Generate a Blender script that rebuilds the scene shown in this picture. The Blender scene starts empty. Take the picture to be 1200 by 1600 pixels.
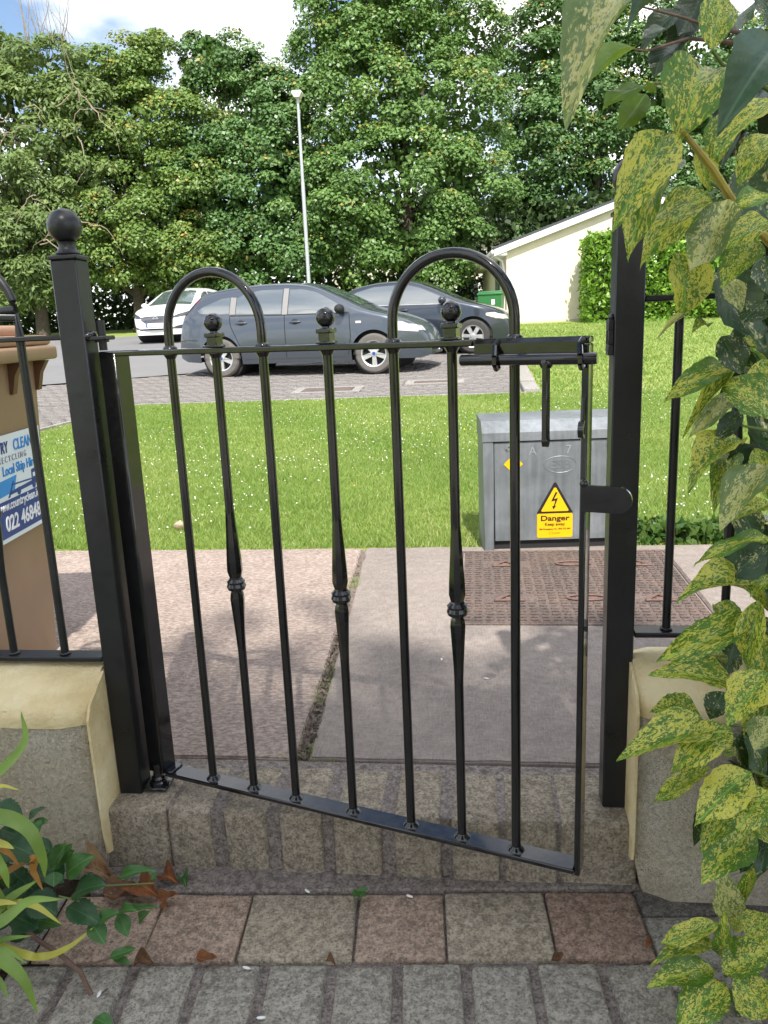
import bpy, bmesh, math, random
import numpy as np
from mathutils import Vector, Matrix
from mathutils.bvhtree import BVHTree

S = bpy.context.scene
C = S.collection
rad = math.radians

# ------------------------------------------------------------------ camera
F_PX, PITCH, ROLL, YAW = 1243.0, rad(13.38), rad(2.44), rad(7.06)
CAM = Vector((0.718, -1.429, 0.949))
_fw = Vector((-math.sin(YAW)*math.cos(PITCH), math.cos(YAW)*math.cos(PITCH), -math.sin(PITCH)))
_r0 = Vector((math.cos(YAW), math.sin(YAW), 0)); _u0 = _r0.cross(_fw)
_rt = _r0*math.cos(ROLL) - _u0*math.sin(ROLL)
_up = _u0*math.cos(ROLL) + _r0*math.sin(ROLL)
cam_data = bpy.data.cameras.new('camera'); cam = bpy.data.objects.new('camera', cam_data); C.objects.link(cam)
cam_data.sensor_fit = 'VERTICAL'; cam_data.sensor_height = 32.0; cam_data.lens = F_PX/1600*32.0
cam_data.clip_start = 0.02; cam_data.clip_end = 3000
m3 = Matrix((_rt, _up, -_fw)).transposed()
cam.matrix_world = Matrix.Translation(CAM) @ m3.to_4x4()
S.camera = cam
S.render.resolution_x, S.render.resolution_y = 768, 1024

def at(px, py, d):
    """world point seen at photo pixel (px,py) at d metres along the view axis"""
    return CAM + (_rt*((px-600)/F_PX) - _up*((py-800)/F_PX) + _fw)*d

# ------------------------------------------------------------------ sky and sun
SUN_EL, SUN_AZ = rad(53), rad(12)            # sun behind the viewer, a little to the right
sun_dir = Vector((math.sin(SUN_AZ)*math.cos(SUN_EL), -math.cos(SUN_AZ)*math.cos(SUN_EL), math.sin(SUN_EL)))
W = bpy.data.worlds.new('World'); S.world = W; W.use_nodes = True
nt = W.node_tree; nt.nodes.clear()
def wn(t, **k):
    n = nt.nodes.new(t)
    for a, b in k.items(): setattr(n, a, b)
    return n
out = wn('ShaderNodeOutputWorld'); bg = wn('ShaderNodeBackground'); bg.inputs['Strength'].default_value = 0.08
sky = wn('ShaderNodeTexSky', sky_type='NISHITA', sun_disc=False)
sky.sun_elevation = SUN_EL; sky.sun_rotation = math.pi - SUN_AZ; sky.air_density = 1.0; sky.dust_density = 0.8; sky.ozone_density = 1.2
tc = wn('ShaderNodeTexCoord'); sep = wn('ShaderNodeSeparateXYZ'); nt.links.new(tc.outputs['Generated'], sep.inputs[0])
zz = wn('ShaderNodeMath', operation='MAXIMUM'); zz.inputs[1].default_value = 0.0; nt.links.new(sep.outputs['Z'], zz.inputs[0])
za = wn('ShaderNodeMath', operation='ADD'); za.inputs[1].default_value = 0.28; nt.links.new(zz.outputs[0], za.inputs[0])
dx = wn('ShaderNodeMath', operation='DIVIDE'); dy = wn('ShaderNodeMath', operation='DIVIDE')
nt.links.new(sep.outputs['X'], dx.inputs[0]); nt.links.new(za.outputs[0], dx.inputs[1])
nt.links.new(sep.outputs['Y'], dy.inputs[0]); nt.links.new(za.outputs[0], dy.inputs[1])
cmb = wn('ShaderNodeCombineXYZ'); nt.links.new(dx.outputs[0], cmb.inputs[0]); nt.links.new(dy.outputs[0], cmb.inputs[1])
cmb.inputs[2].default_value = 5.3
cn = wn('ShaderNodeTexNoise'); cn.inputs['Scale'].default_value = 1.7; cn.inputs['Detail'].default_value = 7; cn.inputs['Roughness'].default_value = 0.52
nt.links.new(cmb.outputs[0], cn.inputs['Vector'])
cr = wn('ShaderNodeValToRGB'); cr.color_ramp.elements[0].position = 0.44; cr.color_ramp.elements[1].position = 0.56
nt.links.new(cn.outputs['Fac'], cr.inputs[0])
cn2 = wn('ShaderNodeTexNoise'); cn2.inputs['Scale'].default_value = 4.0; cn2.inputs['Detail'].default_value = 5
nt.links.new(cmb.outputs[0], cn2.inputs['Vector'])
ccol = wn('ShaderNodeValToRGB'); ccol.color_ramp.elements[0].position = 0.3; ccol.color_ramp.elements[1].position = 0.7
ccol.color_ramp.elements[0].color = (6.6, 6.8, 7.2, 1); ccol.color_ramp.elements[1].color = (11.5, 11.3, 11.0, 1)
nt.links.new(cn2.outputs['Fac'], ccol.inputs[0])
mx = wn('ShaderNodeMix', data_type='RGBA')
nt.links.new(cr.outputs['Color'], mx.inputs[0]); nt.links.new(sky.outputs[0], mx.inputs[6]); nt.links.new(ccol.outputs[0], mx.inputs[7])
nt.links.new(mx.outputs[2], bg.inputs['Color']); nt.links.new(bg.outputs[0], out.inputs[0])
sl = bpy.data.lights.new('sun', 'SUN'); sl.energy = 2.7; sl.angle = rad(0.9); sl.color = (1.0, 0.955, 0.88)
so = bpy.data.objects.new('sun', sl); C.objects.link(so); so.location = (0, 0, 30)
so.rotation_euler = sun_dir.to_track_quat('Z', 'Y').to_euler()
vs = S.view_settings; vs.view_transform = 'Standard'; vs.look = 'None'; vs.gamma = 1.0; vs.exposure = 1.36; vs.use_curve_mapping = False
S.cycles.max_bounces = 8; S.cycles.transparent_max_bounces = 8
S.cycles.use_denoising = True

# ------------------------------------------------------------------ materials
MATS = {}
def srgb(h):
    c = [int(h[i:i+2], 16)/255 for i in (0, 2, 4)]
    return tuple(x/12.92 if x < .04045 else ((x+.055)/1.055)**2.4 for x in c) + (1,)
class NM:
    """small node-material helper"""
    def __init__(s, name, rough=.6, metal=0., spec=.5, coat=0.):
        s.m = bpy.data.materials.new(name); s.m.use_nodes = True; s.t = s.m.node_tree
        s.b = s.t.nodes['Principled BSDF']; s.out = s.t.nodes['Material Output']
        s.b.inputs['Roughness'].default_value = rough; s.b.inputs['Metallic'].default_value = metal
        s.b.inputs['Specular IOR Level'].default_value = spec; s.b.inputs['Coat Weight'].default_value = coat
        s.b.inputs['Coat Roughness'].default_value = .05
        MATS[name] = s.m
    def n(s, t, **k):
        n = s.t.nodes.new(t)
        for a, b in k.items(): setattr(n, a, b)
        return n
    def l(s, a, b): s.t.links.new(a, b)
    def coord(s, scale=(1, 1, 1), kind='Object', rand=False, rot=(0,0,0)):
        t = s.n('ShaderNodeTexCoord'); mp = s.n('ShaderNodeMapping'); mp.inputs['Scale'].default_value = scale; mp.inputs['Rotation'].default_value = rot
        s.l(t.outputs[kind], mp.inputs[0])
        if rand:
            oi = s.n('ShaderNodeObjectInfo'); mu = s.n('ShaderNodeVectorMath', operation='SCALE'); mu.inputs[0].default_value = (37.1, 17.3, 29.7)
            s.l(oi.outputs['Random'], mu.inputs['Scale']); s.l(mu.outputs[0], mp.inputs['Location'])
        return mp.outputs[0]
    def noise(s, vec, scale, detail=4, rough=.55, dist=0.):
        n = s.n('ShaderNodeTexNoise'); n.inputs['Scale'].default_value = scale; n.inputs['Detail'].default_value = detail
        n.inputs['Roughness'].default_value = rough; n.inputs['Distortion'].default_value = dist
        s.l(vec, n.inputs['Vector']); return n.outputs['Fac']
    def ramp(s, fac, stops, interp='LINEAR'):
        r = s.n('ShaderNodeValToRGB'); e = r.color_ramp.elements; r.color_ramp.interpolation = interp
        while len(e) < len(stops): e.new(.5)
        for i, (p, c) in enumerate(stops):
            e[i].position = p; e[i].color = c if len(c) == 4 else tuple(c) + (1,)
        s.l(fac, r.inputs[0]); return r.outputs[0]
    def mix(s, fac, a, b, mode='MIX'):
        m = s.n('ShaderNodeMix', data_type='RGBA', blend_type=mode)
        for v, i in ((fac, 0), (a, 6), (b, 7)):
            if hasattr(v, 'node'): s.l(v, m.inputs[i])
            elif i == 0: m.inputs[0].default_value = v
            else: m.inputs[i].default_value = v if len(v) == 4 else tuple(v) + (1,)
        return m.outputs[2]
    def bump(s, h, strength=.3, dist=.01):
        b = s.n('ShaderNodeBump'); b.inputs['Strength'].default_value = strength; b.inputs['Distance'].default_value = dist
        prev = s.b.inputs['Normal']
        if prev.is_linked: s.l(prev.links[0].from_socket, b.inputs['Normal'])
        s.l(h, b.inputs['Height']); s.l(b.outputs[0], s.b.inputs['Normal'])
    def col(s, c):
        if hasattr(c, 'node'): s.l(c, s.b.inputs['Base Color'])
        else: s.b.inputs['Base Color'].default_value = c if len(c) == 4 else tuple(c) + (1,)
    def rough(s, c): s.l(c, s.b.inputs['Roughness'])

def plain(name, c, rough=.6, metal=0., spec=.5, coat=0., var=.12, nscale=20):
    k = NM(name, rough, metal, spec, coat); v = k.coord()
    f = k.noise(v, nscale)
    a = tuple(x*(1-var) for x in c[:3]); b = tuple(min(1, x*(1+var)) for x in c[:3])
    k.col(k.ramp(f, [(.3, a), (.7, b)])); return k

# black gloss gate paint
k = NM('gloss_black', .16, 0, .4, .7); v = k.coord()
k.col(k.ramp(k.noise(v, 30), [(.3, (.006, .006, .007)), (.7, (.012, .012, .013))]))
k.bump(k.noise(v, 26, 3), .12, .004)
k.rough(k.ramp(k.noise(v, 60, 5), [(.35, (.10, .10, .10)), (.75, (.26, .26, .26))]))
k = NM('old_black', .3, 0, .5); v = k.coord()
f = k.noise(v, 60, 6, .7); dust = k.noise(v, 9, 5, .6)
k.col(k.mix(k.ramp(f, [(.70, (0, 0, 0)), (.76, (1, 1, 1))]), k.ramp(dust, [(.3, (.007, .008, .009)), (.8, (.020, .021, .023))]), (.12, .12, .12)))
k.bump(k.noise(v, 40, 4), .18, .004)
k.rough(k.ramp(dust, [(.3, (.25, .25, .25)), (.8, (.5, .5, .5))]))
# path concrete (broomed, purplish)
k = NM('path_concrete', .9, 0, .25); v = k.coord()
big = k.noise(v, 1.6, 4); st = k.noise(k.coord((34, 62, 34)), 1.6, 6, .72, .6); mid = k.noise(v, 9, 6, .7); sp = k.noise(v, 170, 5, .8)
c = k.ramp(st, [(.41, (0.166, 0.124, 0.106)), (.5, (0.324, 0.254, 0.215)), (.57, (0.572, 0.479, 0.41))])
c = k.mix(.35, c, k.ramp(mid, [(.36, (0.209, 0.158, 0.136)), (.64, (0.497, 0.393, 0.334))]))
c = k.mix(.25, c, k.ramp(big, [(.36, (0.257, 0.195, 0.166)), (.64, (0.459, 0.359, 0.302))]))
c = k.mix(k.ramp(sp, [(.57, (0, 0, 0)), (.63, (0.587, 0.612, 0.573))]), c, (0.59, 0.545, 0.486))
c = k.mix(k.ramp(sp, [(.33, (0.514, 0.536, 0.502)), (.39, (0, 0, 0))]), c, (0.105, 0.086, 0.0794))
k.col(c); k.bump(st, .8, .008); k.bump(sp, .6, .005)
# grey brushed slab
k = NM('slab_concrete', .9, 0, .25); v = k.coord()
st = k.noise(k.coord((150, 20, 20)), 1.5, 5, .7); st2 = k.noise(k.coord((20, 150, 20)), 1.5, 5, .7); big = k.noise(v, 2.2, 5); sp = k.noise(v, 170, 5, .8); mid = k.noise(v, 26, 6, .72)
c = k.ramp(mid, [(.36, (0.158, 0.132, 0.115)), (.5, (0.245, 0.206, 0.181)), (.62, (0.367, 0.317, 0.279))])
c = k.mix(.42, c, k.ramp(st, [(.36, (0.128, 0.103, 0.0916)), (.62, (0.395, 0.347, 0.309))]))
c = k.mix(.3, c, k.ramp(st2, [(.36, (0.135, 0.111, 0.099)), (.62, (0.382, 0.329, 0.29))]))
c = k.mix(.3, c, k.ramp(big, [(.36, (0.176, 0.145, 0.129)), (.64, (0.322, 0.271, 0.233))]))
c = k.mix(k.ramp(sp, [(.57, (0, 0, 0)), (.63, (0.514, 0.536, 0.502))]), c, (0.425, 0.406, 0.366))
k.col(c); k.bump(st, .5, .005); k.bump(st2, .3, .004); k.bump(sp, .3, .003)
def stone(name, lo, mid, hi):
    k = NM(name, .92, 0, .2); v = k.coord(rand=True)
    a = k.noise(v, 9, 5, .6); g = k.noise(v, 190, 5, .8); m = k.noise(v, 60, 6, .75)
    c = k.ramp(a, [(.38, lo), (.5, mid), (.62, hi)])
    oi = k.n('ShaderNodeObjectInfo')
    c = k.mix(.5, c, k.ramp(oi.outputs['Random'], [(0, tuple(x*.76 for x in mid)), (.5, mid), (1, tuple(x*1.24 for x in mid))]))
    c = k.mix(.55, c, k.ramp(m, [(.41, tuple(x*.42 for x in mid)), (.59, tuple(x*1.6 for x in mid))]))
    c = k.mix(k.ramp(g, [(.55, (0, 0, 0)), (.62, (.6, .6, .6))]), c, tuple(min(.75, x*1.9+.05) for x in mid))
    c = k.mix(k.ramp(g, [(.40, (.9, .9, .9)), (.46, (0, 0, 0))]), c, tuple(x*.38 for x in mid))
    k.col(c); k.bump(g, 1., .006); k.bump(m, .8, .009); k.bump(a, .4, .012)
stone('grey_brick', (0.327, 0.298, 0.238), (0.446, 0.409, 0.336), (0.566, 0.521, 0.432))
stone('step_brick', (0.328, 0.267, 0.197), (0.432, 0.363, 0.276), (0.548, 0.465, 0.367))
stone('pink_paver', (0.399, 0.283, 0.213), (0.515, 0.374, 0.283), (0.619, 0.463, 0.361))
stone('tan_paver', (0.366, 0.306, 0.224), (0.468, 0.393, 0.291), (0.57, 0.489, 0.373))
stone('red_paver', (0.357, 0.238, 0.177), (0.456, 0.317, 0.238), (0.542, 0.393, 0.302))
stone('mortar', (0.231, 0.195, 0.174), (0.315, 0.271, 0.24), (0.42, 0.364, 0.323))
stone('dark_stone', (0.15, 0.138, 0.119), (0.219, 0.2, 0.173), (0.288, 0.263, 0.225))
stone('kerb_concrete', (0.255, 0.238, 0.221), (0.323, 0.306, 0.281), (0.408, 0.383, 0.357))
stone('drive_brick', (0.18, 0.165, 0.153), (0.242, 0.222, 0.209), (0.304, 0.285, 0.27))
# rendered wall
k = NM('render_cream', .85, 0, .25); v = k.coord()
a = k.noise(v, 6, 5, .6); g = k.noise(v, 90, 4, .65)
c = k.ramp(a, [(.36, (.60, .475, .24)), (.5, (.74, .61, .345)), (.64, (.82, .72, .47))])
c = k.mix(k.ramp(k.noise(v, 30, 6, .75), [(.62, (0, 0, 0)), (.72, (.6, .6, .6))]), c, (.42, .35, .22))
k.col(c); k.bump(g, .6, .008); k.bump(a, .25, .012)
k = NM('render_rough', .95, 0, .15); v = k.coord()
a = k.noise(v, 5, 5, .6); g = k.noise(v, 85, 5, .7); g2 = k.noise(v, 260, 3, .6)
c = k.ramp(a, [(.36, (.70, .59, .40)), (.5, (.82, .72, .53)), (.64, (.88, .81, .66))])
c = k.mix(.35, c, k.ramp(g, [(.40, (.44, .37, .27)), (.55, (.92, .84, .68))]))
k.col(c); k.bump(g, 1.0, .03); k.bump(g2, .8, .010); k.bump(k.noise(v, 14, 4), .25, .02)
# soil, lawn, grass
k = NM('soil', 1, 0, .1); v = k.coord(); a = k.noise(v, 40, 6, .7)
k.col(k.ramp(a, [(.3, (.018, .013, .009)), (.55, (.05, .036, .025)), (.75, (.10, .075, .05))])); k.bump(a, .9, .03)
k = NM('lawn_base', 1, 0, .1); v = k.coord(); a = k.noise(v, 1.1, 5, .6); b = k.noise(v, 45, 5, .7)
c = k.ramp(a, [(.36, (.19, .26, .06)), (.52, (.26, .33, .085)), (.66, (.38, .38, .14))])
c = k.mix(.5, c, k.ramp(b, [(.40, (.12, .19, .04)), (.60, (.38, .43, .14))])); k.col(c); k.bump(b, .8, .02)
def leafmat(name, stops, trans=.35, rough=.5, transcol=None, attr='var'):
    k = NM(name, rough, 0, .4)
    at_ = k.n('ShaderNodeAttribute'); at_.attribute_name = attr
    c = k.ramp(at_.outputs['Fac'], stops); k.col(c)
    tr = k.n('ShaderNodeBsdfTranslucent'); k.l(k.mix(.6, c, transcol or (.25, .32, .04)), tr.inputs['Color'])
    ms = k.n('ShaderNodeMixShader'); ms.inputs[0].default_value = trans
    k.l(k.b.outputs[0], ms.inputs[1]); k.l(tr.outputs[0], ms.inputs[2]); k.l(ms.outputs[0], k.out.inputs[0])
leafmat('grass_blades', [(0, (.14, .25, .045)), (.5, (.225, .345, .07)), (.85, (.32, .42, .11)), (1, (.54, .50, .24))], .42, .5, (.35, .43, .09))
leafmat('sycamore', [(0, (.06, .125, .036)), (.45, (.108, .21, .062)), (.84, (.165, .295, .09)), (.90, (.27, .26, .06)), (1, (.42, .30, .08))], .22, .42, (.16, .24, .03))
leafmat('lime_tree', [(0, (.095, .16, .033)), (.45, (.155, .255, .056)), (.8, (.225, .33, .08)), (.9, (.34, .28, .05)), (1, (.45, .32, .08))], .24, .45, (.25, .27, .03))
leafmat('bright_tree', [(0, (.08, .155, .038)), (.45, (.138, .25, .066)), (.84, (.20, .34, .095)), (.9, (.29, .29, .06)), (1, (.42, .33, .08))], .24, .42, (.2, .28, .03))
leafmat('ash', [(0, (.11, .17, .055)), (.5, (.185, .27, .085)), (1, (.27, .35, .11))], .35, .5, (.22, .28, .05))
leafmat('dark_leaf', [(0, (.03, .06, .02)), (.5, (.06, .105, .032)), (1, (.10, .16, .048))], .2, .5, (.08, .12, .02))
leafmat('laurel', [(0, (.10, .21, .03)), (.5, (.19, .36, .05)), (1, (.30, .48, .07))], .3, .28, (.3, .4, .04))
leafmat('weed', [(0, (.03, .08, .016)), (.5, (.06, .13, .025)), (1, (.12, .19, .04))], .3, .45, (.15, .28, .03))
plain('joint_dirt', (.17, .135, .11), 1., var=.5, nscale=90)
plain('clover_white', (.78, .78, .72), .7)
plain('flower_yellow', (.75, .55, .03), .7)
plain('bark', (.075, .06, .045), .95, var=.4, nscale=14)
plain('pale_bark', (.27, .22, .15), .9, var=.3, nscale=8)
# driveway material beyond the built bricks, asphalt
k = NM('far_paving', .9, 0, .25); v = k.coord()
br = k.n('ShaderNodeTexBrick'); br.inputs['Scale'].default_value = 5; br.inputs['Color1'].default_value = (.24, .21, .195, 1); br.inputs['Color2'].default_value = (.29, .255, .235, 1); br.inputs['Mortar'].default_value = (.14, .12, .11, 1); br.inputs['Mortar Size'].default_value = .02
k.l(v, br.inputs['Vector']); k.col(k.mix(.4, br.outputs['Color'], k.ramp(k.noise(v, 3, 5), [(.3, (.2, .17, .16)), (.7, (.30, .265, .245))])))
k = NM('asphalt', .95, 0, .2); v = k.coord(); a = k.noise(v, .5, 5); g = k.noise(v, 120, 3)
k.col(k.mix(.5, k.ramp(a, [(.3, (.16, .16, .165)), (.7, (.22, .217, .213))]), k.ramp(g, [(.36, (.12, .12, .125)), (.64, (.27, .265, .26))]))); k.bump(g, .4, .004)
# metals etc
k = NM('galvanised', .42, .35, .5); v = k.coord(); a = k.noise(v, 5, 6, .65); v2 = k.coord((60, 60, 3)); s2 = k.noise(v2, 1, 4)
c = k.ramp(a, [(.36, (.145, .16, .17)), (.5, (.19, .21, .222)), (.64, (.26, .28, .30))])
c = k.mix(.25, c, k.ramp(s2, [(.36, (.12, .13, .14)), (.64, (.3, .32, .34))]))
c = k.mix(k.ramp(k.noise(v, 38, 6, .8), [(.64, (0, 0, 0)), (.72, (.7, .7, .7))]), c, (.33, .34, .34))
k.col(c); k.rough(k.ramp(a, [(.3, (.34, .34, .34)), (.7, (.56, .56, .56))])); k.bump(k.noise(v, 14, 3), .1, .004)
k = NM('rusty_iron', .8, .3, .4); v = k.coord(); a = k.noise(v, 7, 6, .65); g = k.noise(v, 120, 4)
c = k.ramp(a, [(.36, (.10, .082, .074)), (.5, (.155, .115, .098)), (.64, (.205, .14, .112))]); k.col(k.mix(.45, c, k.ramp(g, [(.38, (.055, .048, .046)), (.62, (.25, .195, .17))]))); k.bump(g, .4, .003)
plain('red_iron', (.175, .11, .09), .8, .2, var=.25, nscale=60)
plain('sign_yellow', (.85, .46, .004), .4, var=.03)
plain('print_black', (.012, .012, .012), .5)
plain('sign_white', (.74, .80, .84), .35, var=.03)
plain('sign_navy', (.018, .045, .24), .4, var=.05)
plain('sign_blue', (.03, .27, .68), .4, var=.05)
plain('sign_grey', (.32, .34, .38), .45)
plain('print_white', (.82, .84, .86), .45, var=.02)
plain('worn_mark', (.25, .275, .30), .5)
plain('bin_brown', (.26, .165, .095), .42, var=.1, nscale=6)
plain('bin_lid', (.36, .20, .13), .45, var=.08, nscale=6)
plain('bin_dark', (.12, .058, .026), .5)
plain('bin_green', (.035, .17, .05), .4, var=.08)
plain('rubber', (.014, .014, .015), .75)
plain('tyre', (.05, .048, .046), .85, var=.2)
plain('tyre_dusty', (.13, .12, .11), .9, var=.15)
plain('alloy', (.62, .62, .62), .32, .7, var=.05)
plain('alloy_dark', (.05, .05, .05), .6)
def paint(name, c, coat=1., metal=.5, rough=.35):
    k = NM(name, rough, metal, .5, coat); v = k.coord(); k.col(k.ramp(k.noise(v, 600, 2), [(.3, tuple(x*.86 for x in c)), (.7, tuple(x*1.14 for x in c))]))
paint('paint_grey', (.075, .09, .115)); paint('paint_navy', (.036, .045, .062)); paint('paint_white', (.82, .83, .83), 1., 0., .3)
paint('paint_pillar', (.26, .25, .24), .5, .3, .4)
k = NM('car_glass', .02, 0, 1., 1.); k.col((.11, .125, .125, 1)); k.b.inputs['IOR'].default_value = 1.9
k = NM('screen_glass', .02, 0, 1., 1.); k.col((.07, .10, .10, 1)); k.b.inputs['IOR'].default_value = 1.8
plain('lamp_red', (.62, .02, .03), .2, coat=.8, var=.05); plain('lamp_clear', (.62, .62, .58), .12, .3, coat=1., var=.1); plain('lamp_dark', (.06, .06, .07), .15, coat=1.)
plain('lamp_cream', (.66, .62, .48), .15, coat=1.)
plain('plate_white', (.78, .80, .82), .4); plain('plate_blue', (.02, .1, .55), .4); plain('emblem_blue', (.03, .07, .35), .3)
plain('pole_grey', (.47, .49, .50), .45, .3); plain('lantern_cream', (.66, .63, .52), .5)
plain('house_cream', (.80, .71, .56), .9, var=.06, nscale=3); plain('side_shade_plinth', (.56, .51, .43), .9, var=.06, nscale=3); plain('fascia_white', (.80, .80, .80), .5, var=.04)  # side wall cream is greyed to hold the shade on that face
plain('slate', (.055, .06, .07), .6, var=.2); plain('pebble_dash', (.58, .54, .47), .95, var=.15, nscale=60); plain('door_green', (.05, .11, .07), .4)
plain('window_glass', (.05, .06, .07), .05, spec=.8)
plain('stem_yellow', (.42, .33, .075), .45, var=.2); plain('stem_green', (.12, .17, .04), .5, var=.2); plain('stem_brown', (.14, .085, .06), .8, var=.3, nscale=60)
plain('strap_green', (.16, .26, .035), .4, var=.25, nscale=9); plain('strap_yellow', (.42, .40, .06), .45, var=.2, nscale=9); plain('strap_orange', (.40, .19, .035), .6, var=.25, nscale=9)
plain('pebble', (.42, .33, .24), .9, var=.2, nscale=40); plain('bird_white', (.75, .75, .72), .9)
def blade_mat(name, green, green2, blot, amount, sc=7.0, trans=.3, rough=.27, blot2=None):
    """big garden leaf: two greens with yellow blotches running out along the veins"""
    k = NM(name, rough, 0, .45); v = k.coord((1, 1.1, 0), rand=True)
    base = k.ramp(k.noise(v, sc*.8, 4), [(.35, green), (.65, green2)])
    n1 = k.noise(v, sc, 6, .68, 1.2); n2 = k.noise(v, sc*3.2, 5, .65, .6)
    oi = k.n('ShaderNodeObjectInfo')
    if blot:
        sh = k.n('ShaderNodeMath', operation='MULTIPLY_ADD'); k.l(oi.outputs['Random'], sh.inputs[0]); sh.inputs[1].default_value = .09; sh.inputs[2].default_value = -.045
        ad = k.n('ShaderNodeMath', operation='MULTIPLY_ADD'); k.l(n2, ad.inputs[0]); ad.inputs[1].default_value = .55; k.l(n1, ad.inputs[2])
        a2 = k.n('ShaderNodeMath', operation='ADD'); k.l(ad.outputs[0], a2.inputs[0]); k.l(sh.outputs[0], a2.inputs[1])
        sq = k.n('ShaderNodeSeparateXYZ'); tq = k.n('ShaderNodeTexCoord'); k.l(tq.outputs['Object'], sq.inputs[0]); aq = k.n('ShaderNodeMath', operation='ABSOLUTE'); k.l(sq.outputs['Y'], aq.inputs[0])
        mr = k.n('ShaderNodeMath', operation='MULTIPLY_ADD'); k.l(oi.outputs['Random'], mr.inputs[0]); mr.inputs[1].default_value = -.9; mr.inputs[2].default_value = .38
        a3 = k.n('ShaderNodeMath', operation='MULTIPLY_ADD'); k.l(aq.outputs[0], a3.inputs[0]); k.l(mr.outputs[0], a3.inputs[1]); k.l(a2.outputs[0], a3.inputs[2]); a2 = a3
        mk = k.ramp(a2.outputs[0], [(amount-.02, (0, 0, 0)), (amount+.04, (1, 1, 1))])
        yc = k.ramp(n2, [(.4, blot), (.65, blot2 or blot)])
        base = k.mix(mk, base, yc)
    sepx = k.n('ShaderNodeSeparateXYZ'); tcx = k.n('ShaderNodeTexCoord'); k.l(tcx.outputs['Object'], sepx.inputs[0])
    ab = k.n('ShaderNodeMath', operation='ABSOLUTE'); k.l(sepx.outputs['Y'], ab.inputs[0])
    rib = k.ramp(ab.outputs[0], [(.012, (1, 1, 1)), (.03, (0, 0, 0))])
    base = k.mix(k.mix(.5, rib, (0, 0, 0)), base, tuple(min(.6, x*2.2) for x in green2))
    k.col(base)
    # side veins as relief
    wv = k.n('ShaderNodeMath', operation='MULTIPLY_ADD'); k.l(ab.outputs[0], wv.inputs[0]); wv.inputs[1].default_value = -.55; k.l(sepx.outputs['X'], wv.inputs[2])
    sn = k.n('ShaderNodeMath', operation='MULTIPLY'); k.l(wv.outputs[0], sn.inputs[0]); sn.inputs[1].default_value = 62
    si = k.n('ShaderNodeMath', operation='SINE'); k.l(sn.outputs[0], si.inputs[0])
    k.bump(si.outputs[0], .05, .02); k.bump(n2, .15, .02)
    tr = k.n('ShaderNodeBsdfTranslucent'); k.l(k.mix(.35, base, (.35, .42, .04)), tr.inputs['Color'])
    ms = k.n('ShaderNodeMixShader'); ms.inputs[0].default_value = trans
    k.l(k.b.outputs[0], ms.inputs[1]); k.l(tr.outputs[0], ms.inputs[2]); k.l(ms.outputs[0], k.out.inputs[0])
blade_mat('aucuba', (.06, .17, .024), (.12, .26, .036), (.64, .62, .06), .772, 12, blot2=(.72, .68, .16))
blade_mat('aucuba_pale', (.12, .20, .06), (.20, .28, .10), (.58, .56, .17), .745, 9, blot2=(.68, .65, .30))
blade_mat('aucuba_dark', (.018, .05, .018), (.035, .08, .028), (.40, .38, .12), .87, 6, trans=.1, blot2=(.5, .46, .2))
blade_mat('plain_leaf', (.09, .19, .02), (.13, .24, .03), None, 0, 6, trans=.5)
blade_mat('sky_sheen_leaf', (.045, .10, .055), (.07, .135, .075), None, 0, 6, trans=.1, rough=.42)  # bluish green paints in the sky reflected off the leaf
blade_mat('shade_leaf', (.014, .03, .012), (.025, .05, .018), None, 0, 6, trans=.08)  # near-black green paints in the shade inside the shrub
blade_mat('bramble', (.018, .065, .022), (.03, .095, .03), None, 0, 6, trans=.15)
blade_mat('bramble_light', (.04, .13, .03), (.065, .17, .04), None, 0, 6, trans=.2)
blade_mat('dead_leaf', (.09, .045, .022), (.16, .075, .035), (.33, .17, .08), .85, 6, trans=.08, rough=.6)
blade_mat('rust_leaf', (.17, .06, .02), (.27, .10, .032), (.16, .05, .02), .82, 6, trans=.1, rough=.6)
blade_mat('tan_leaf', (.30, .17, .08), (.45, .29, .16), (.16, .08, .04), .8, 5, trans=.1, rough=.6)

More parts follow.
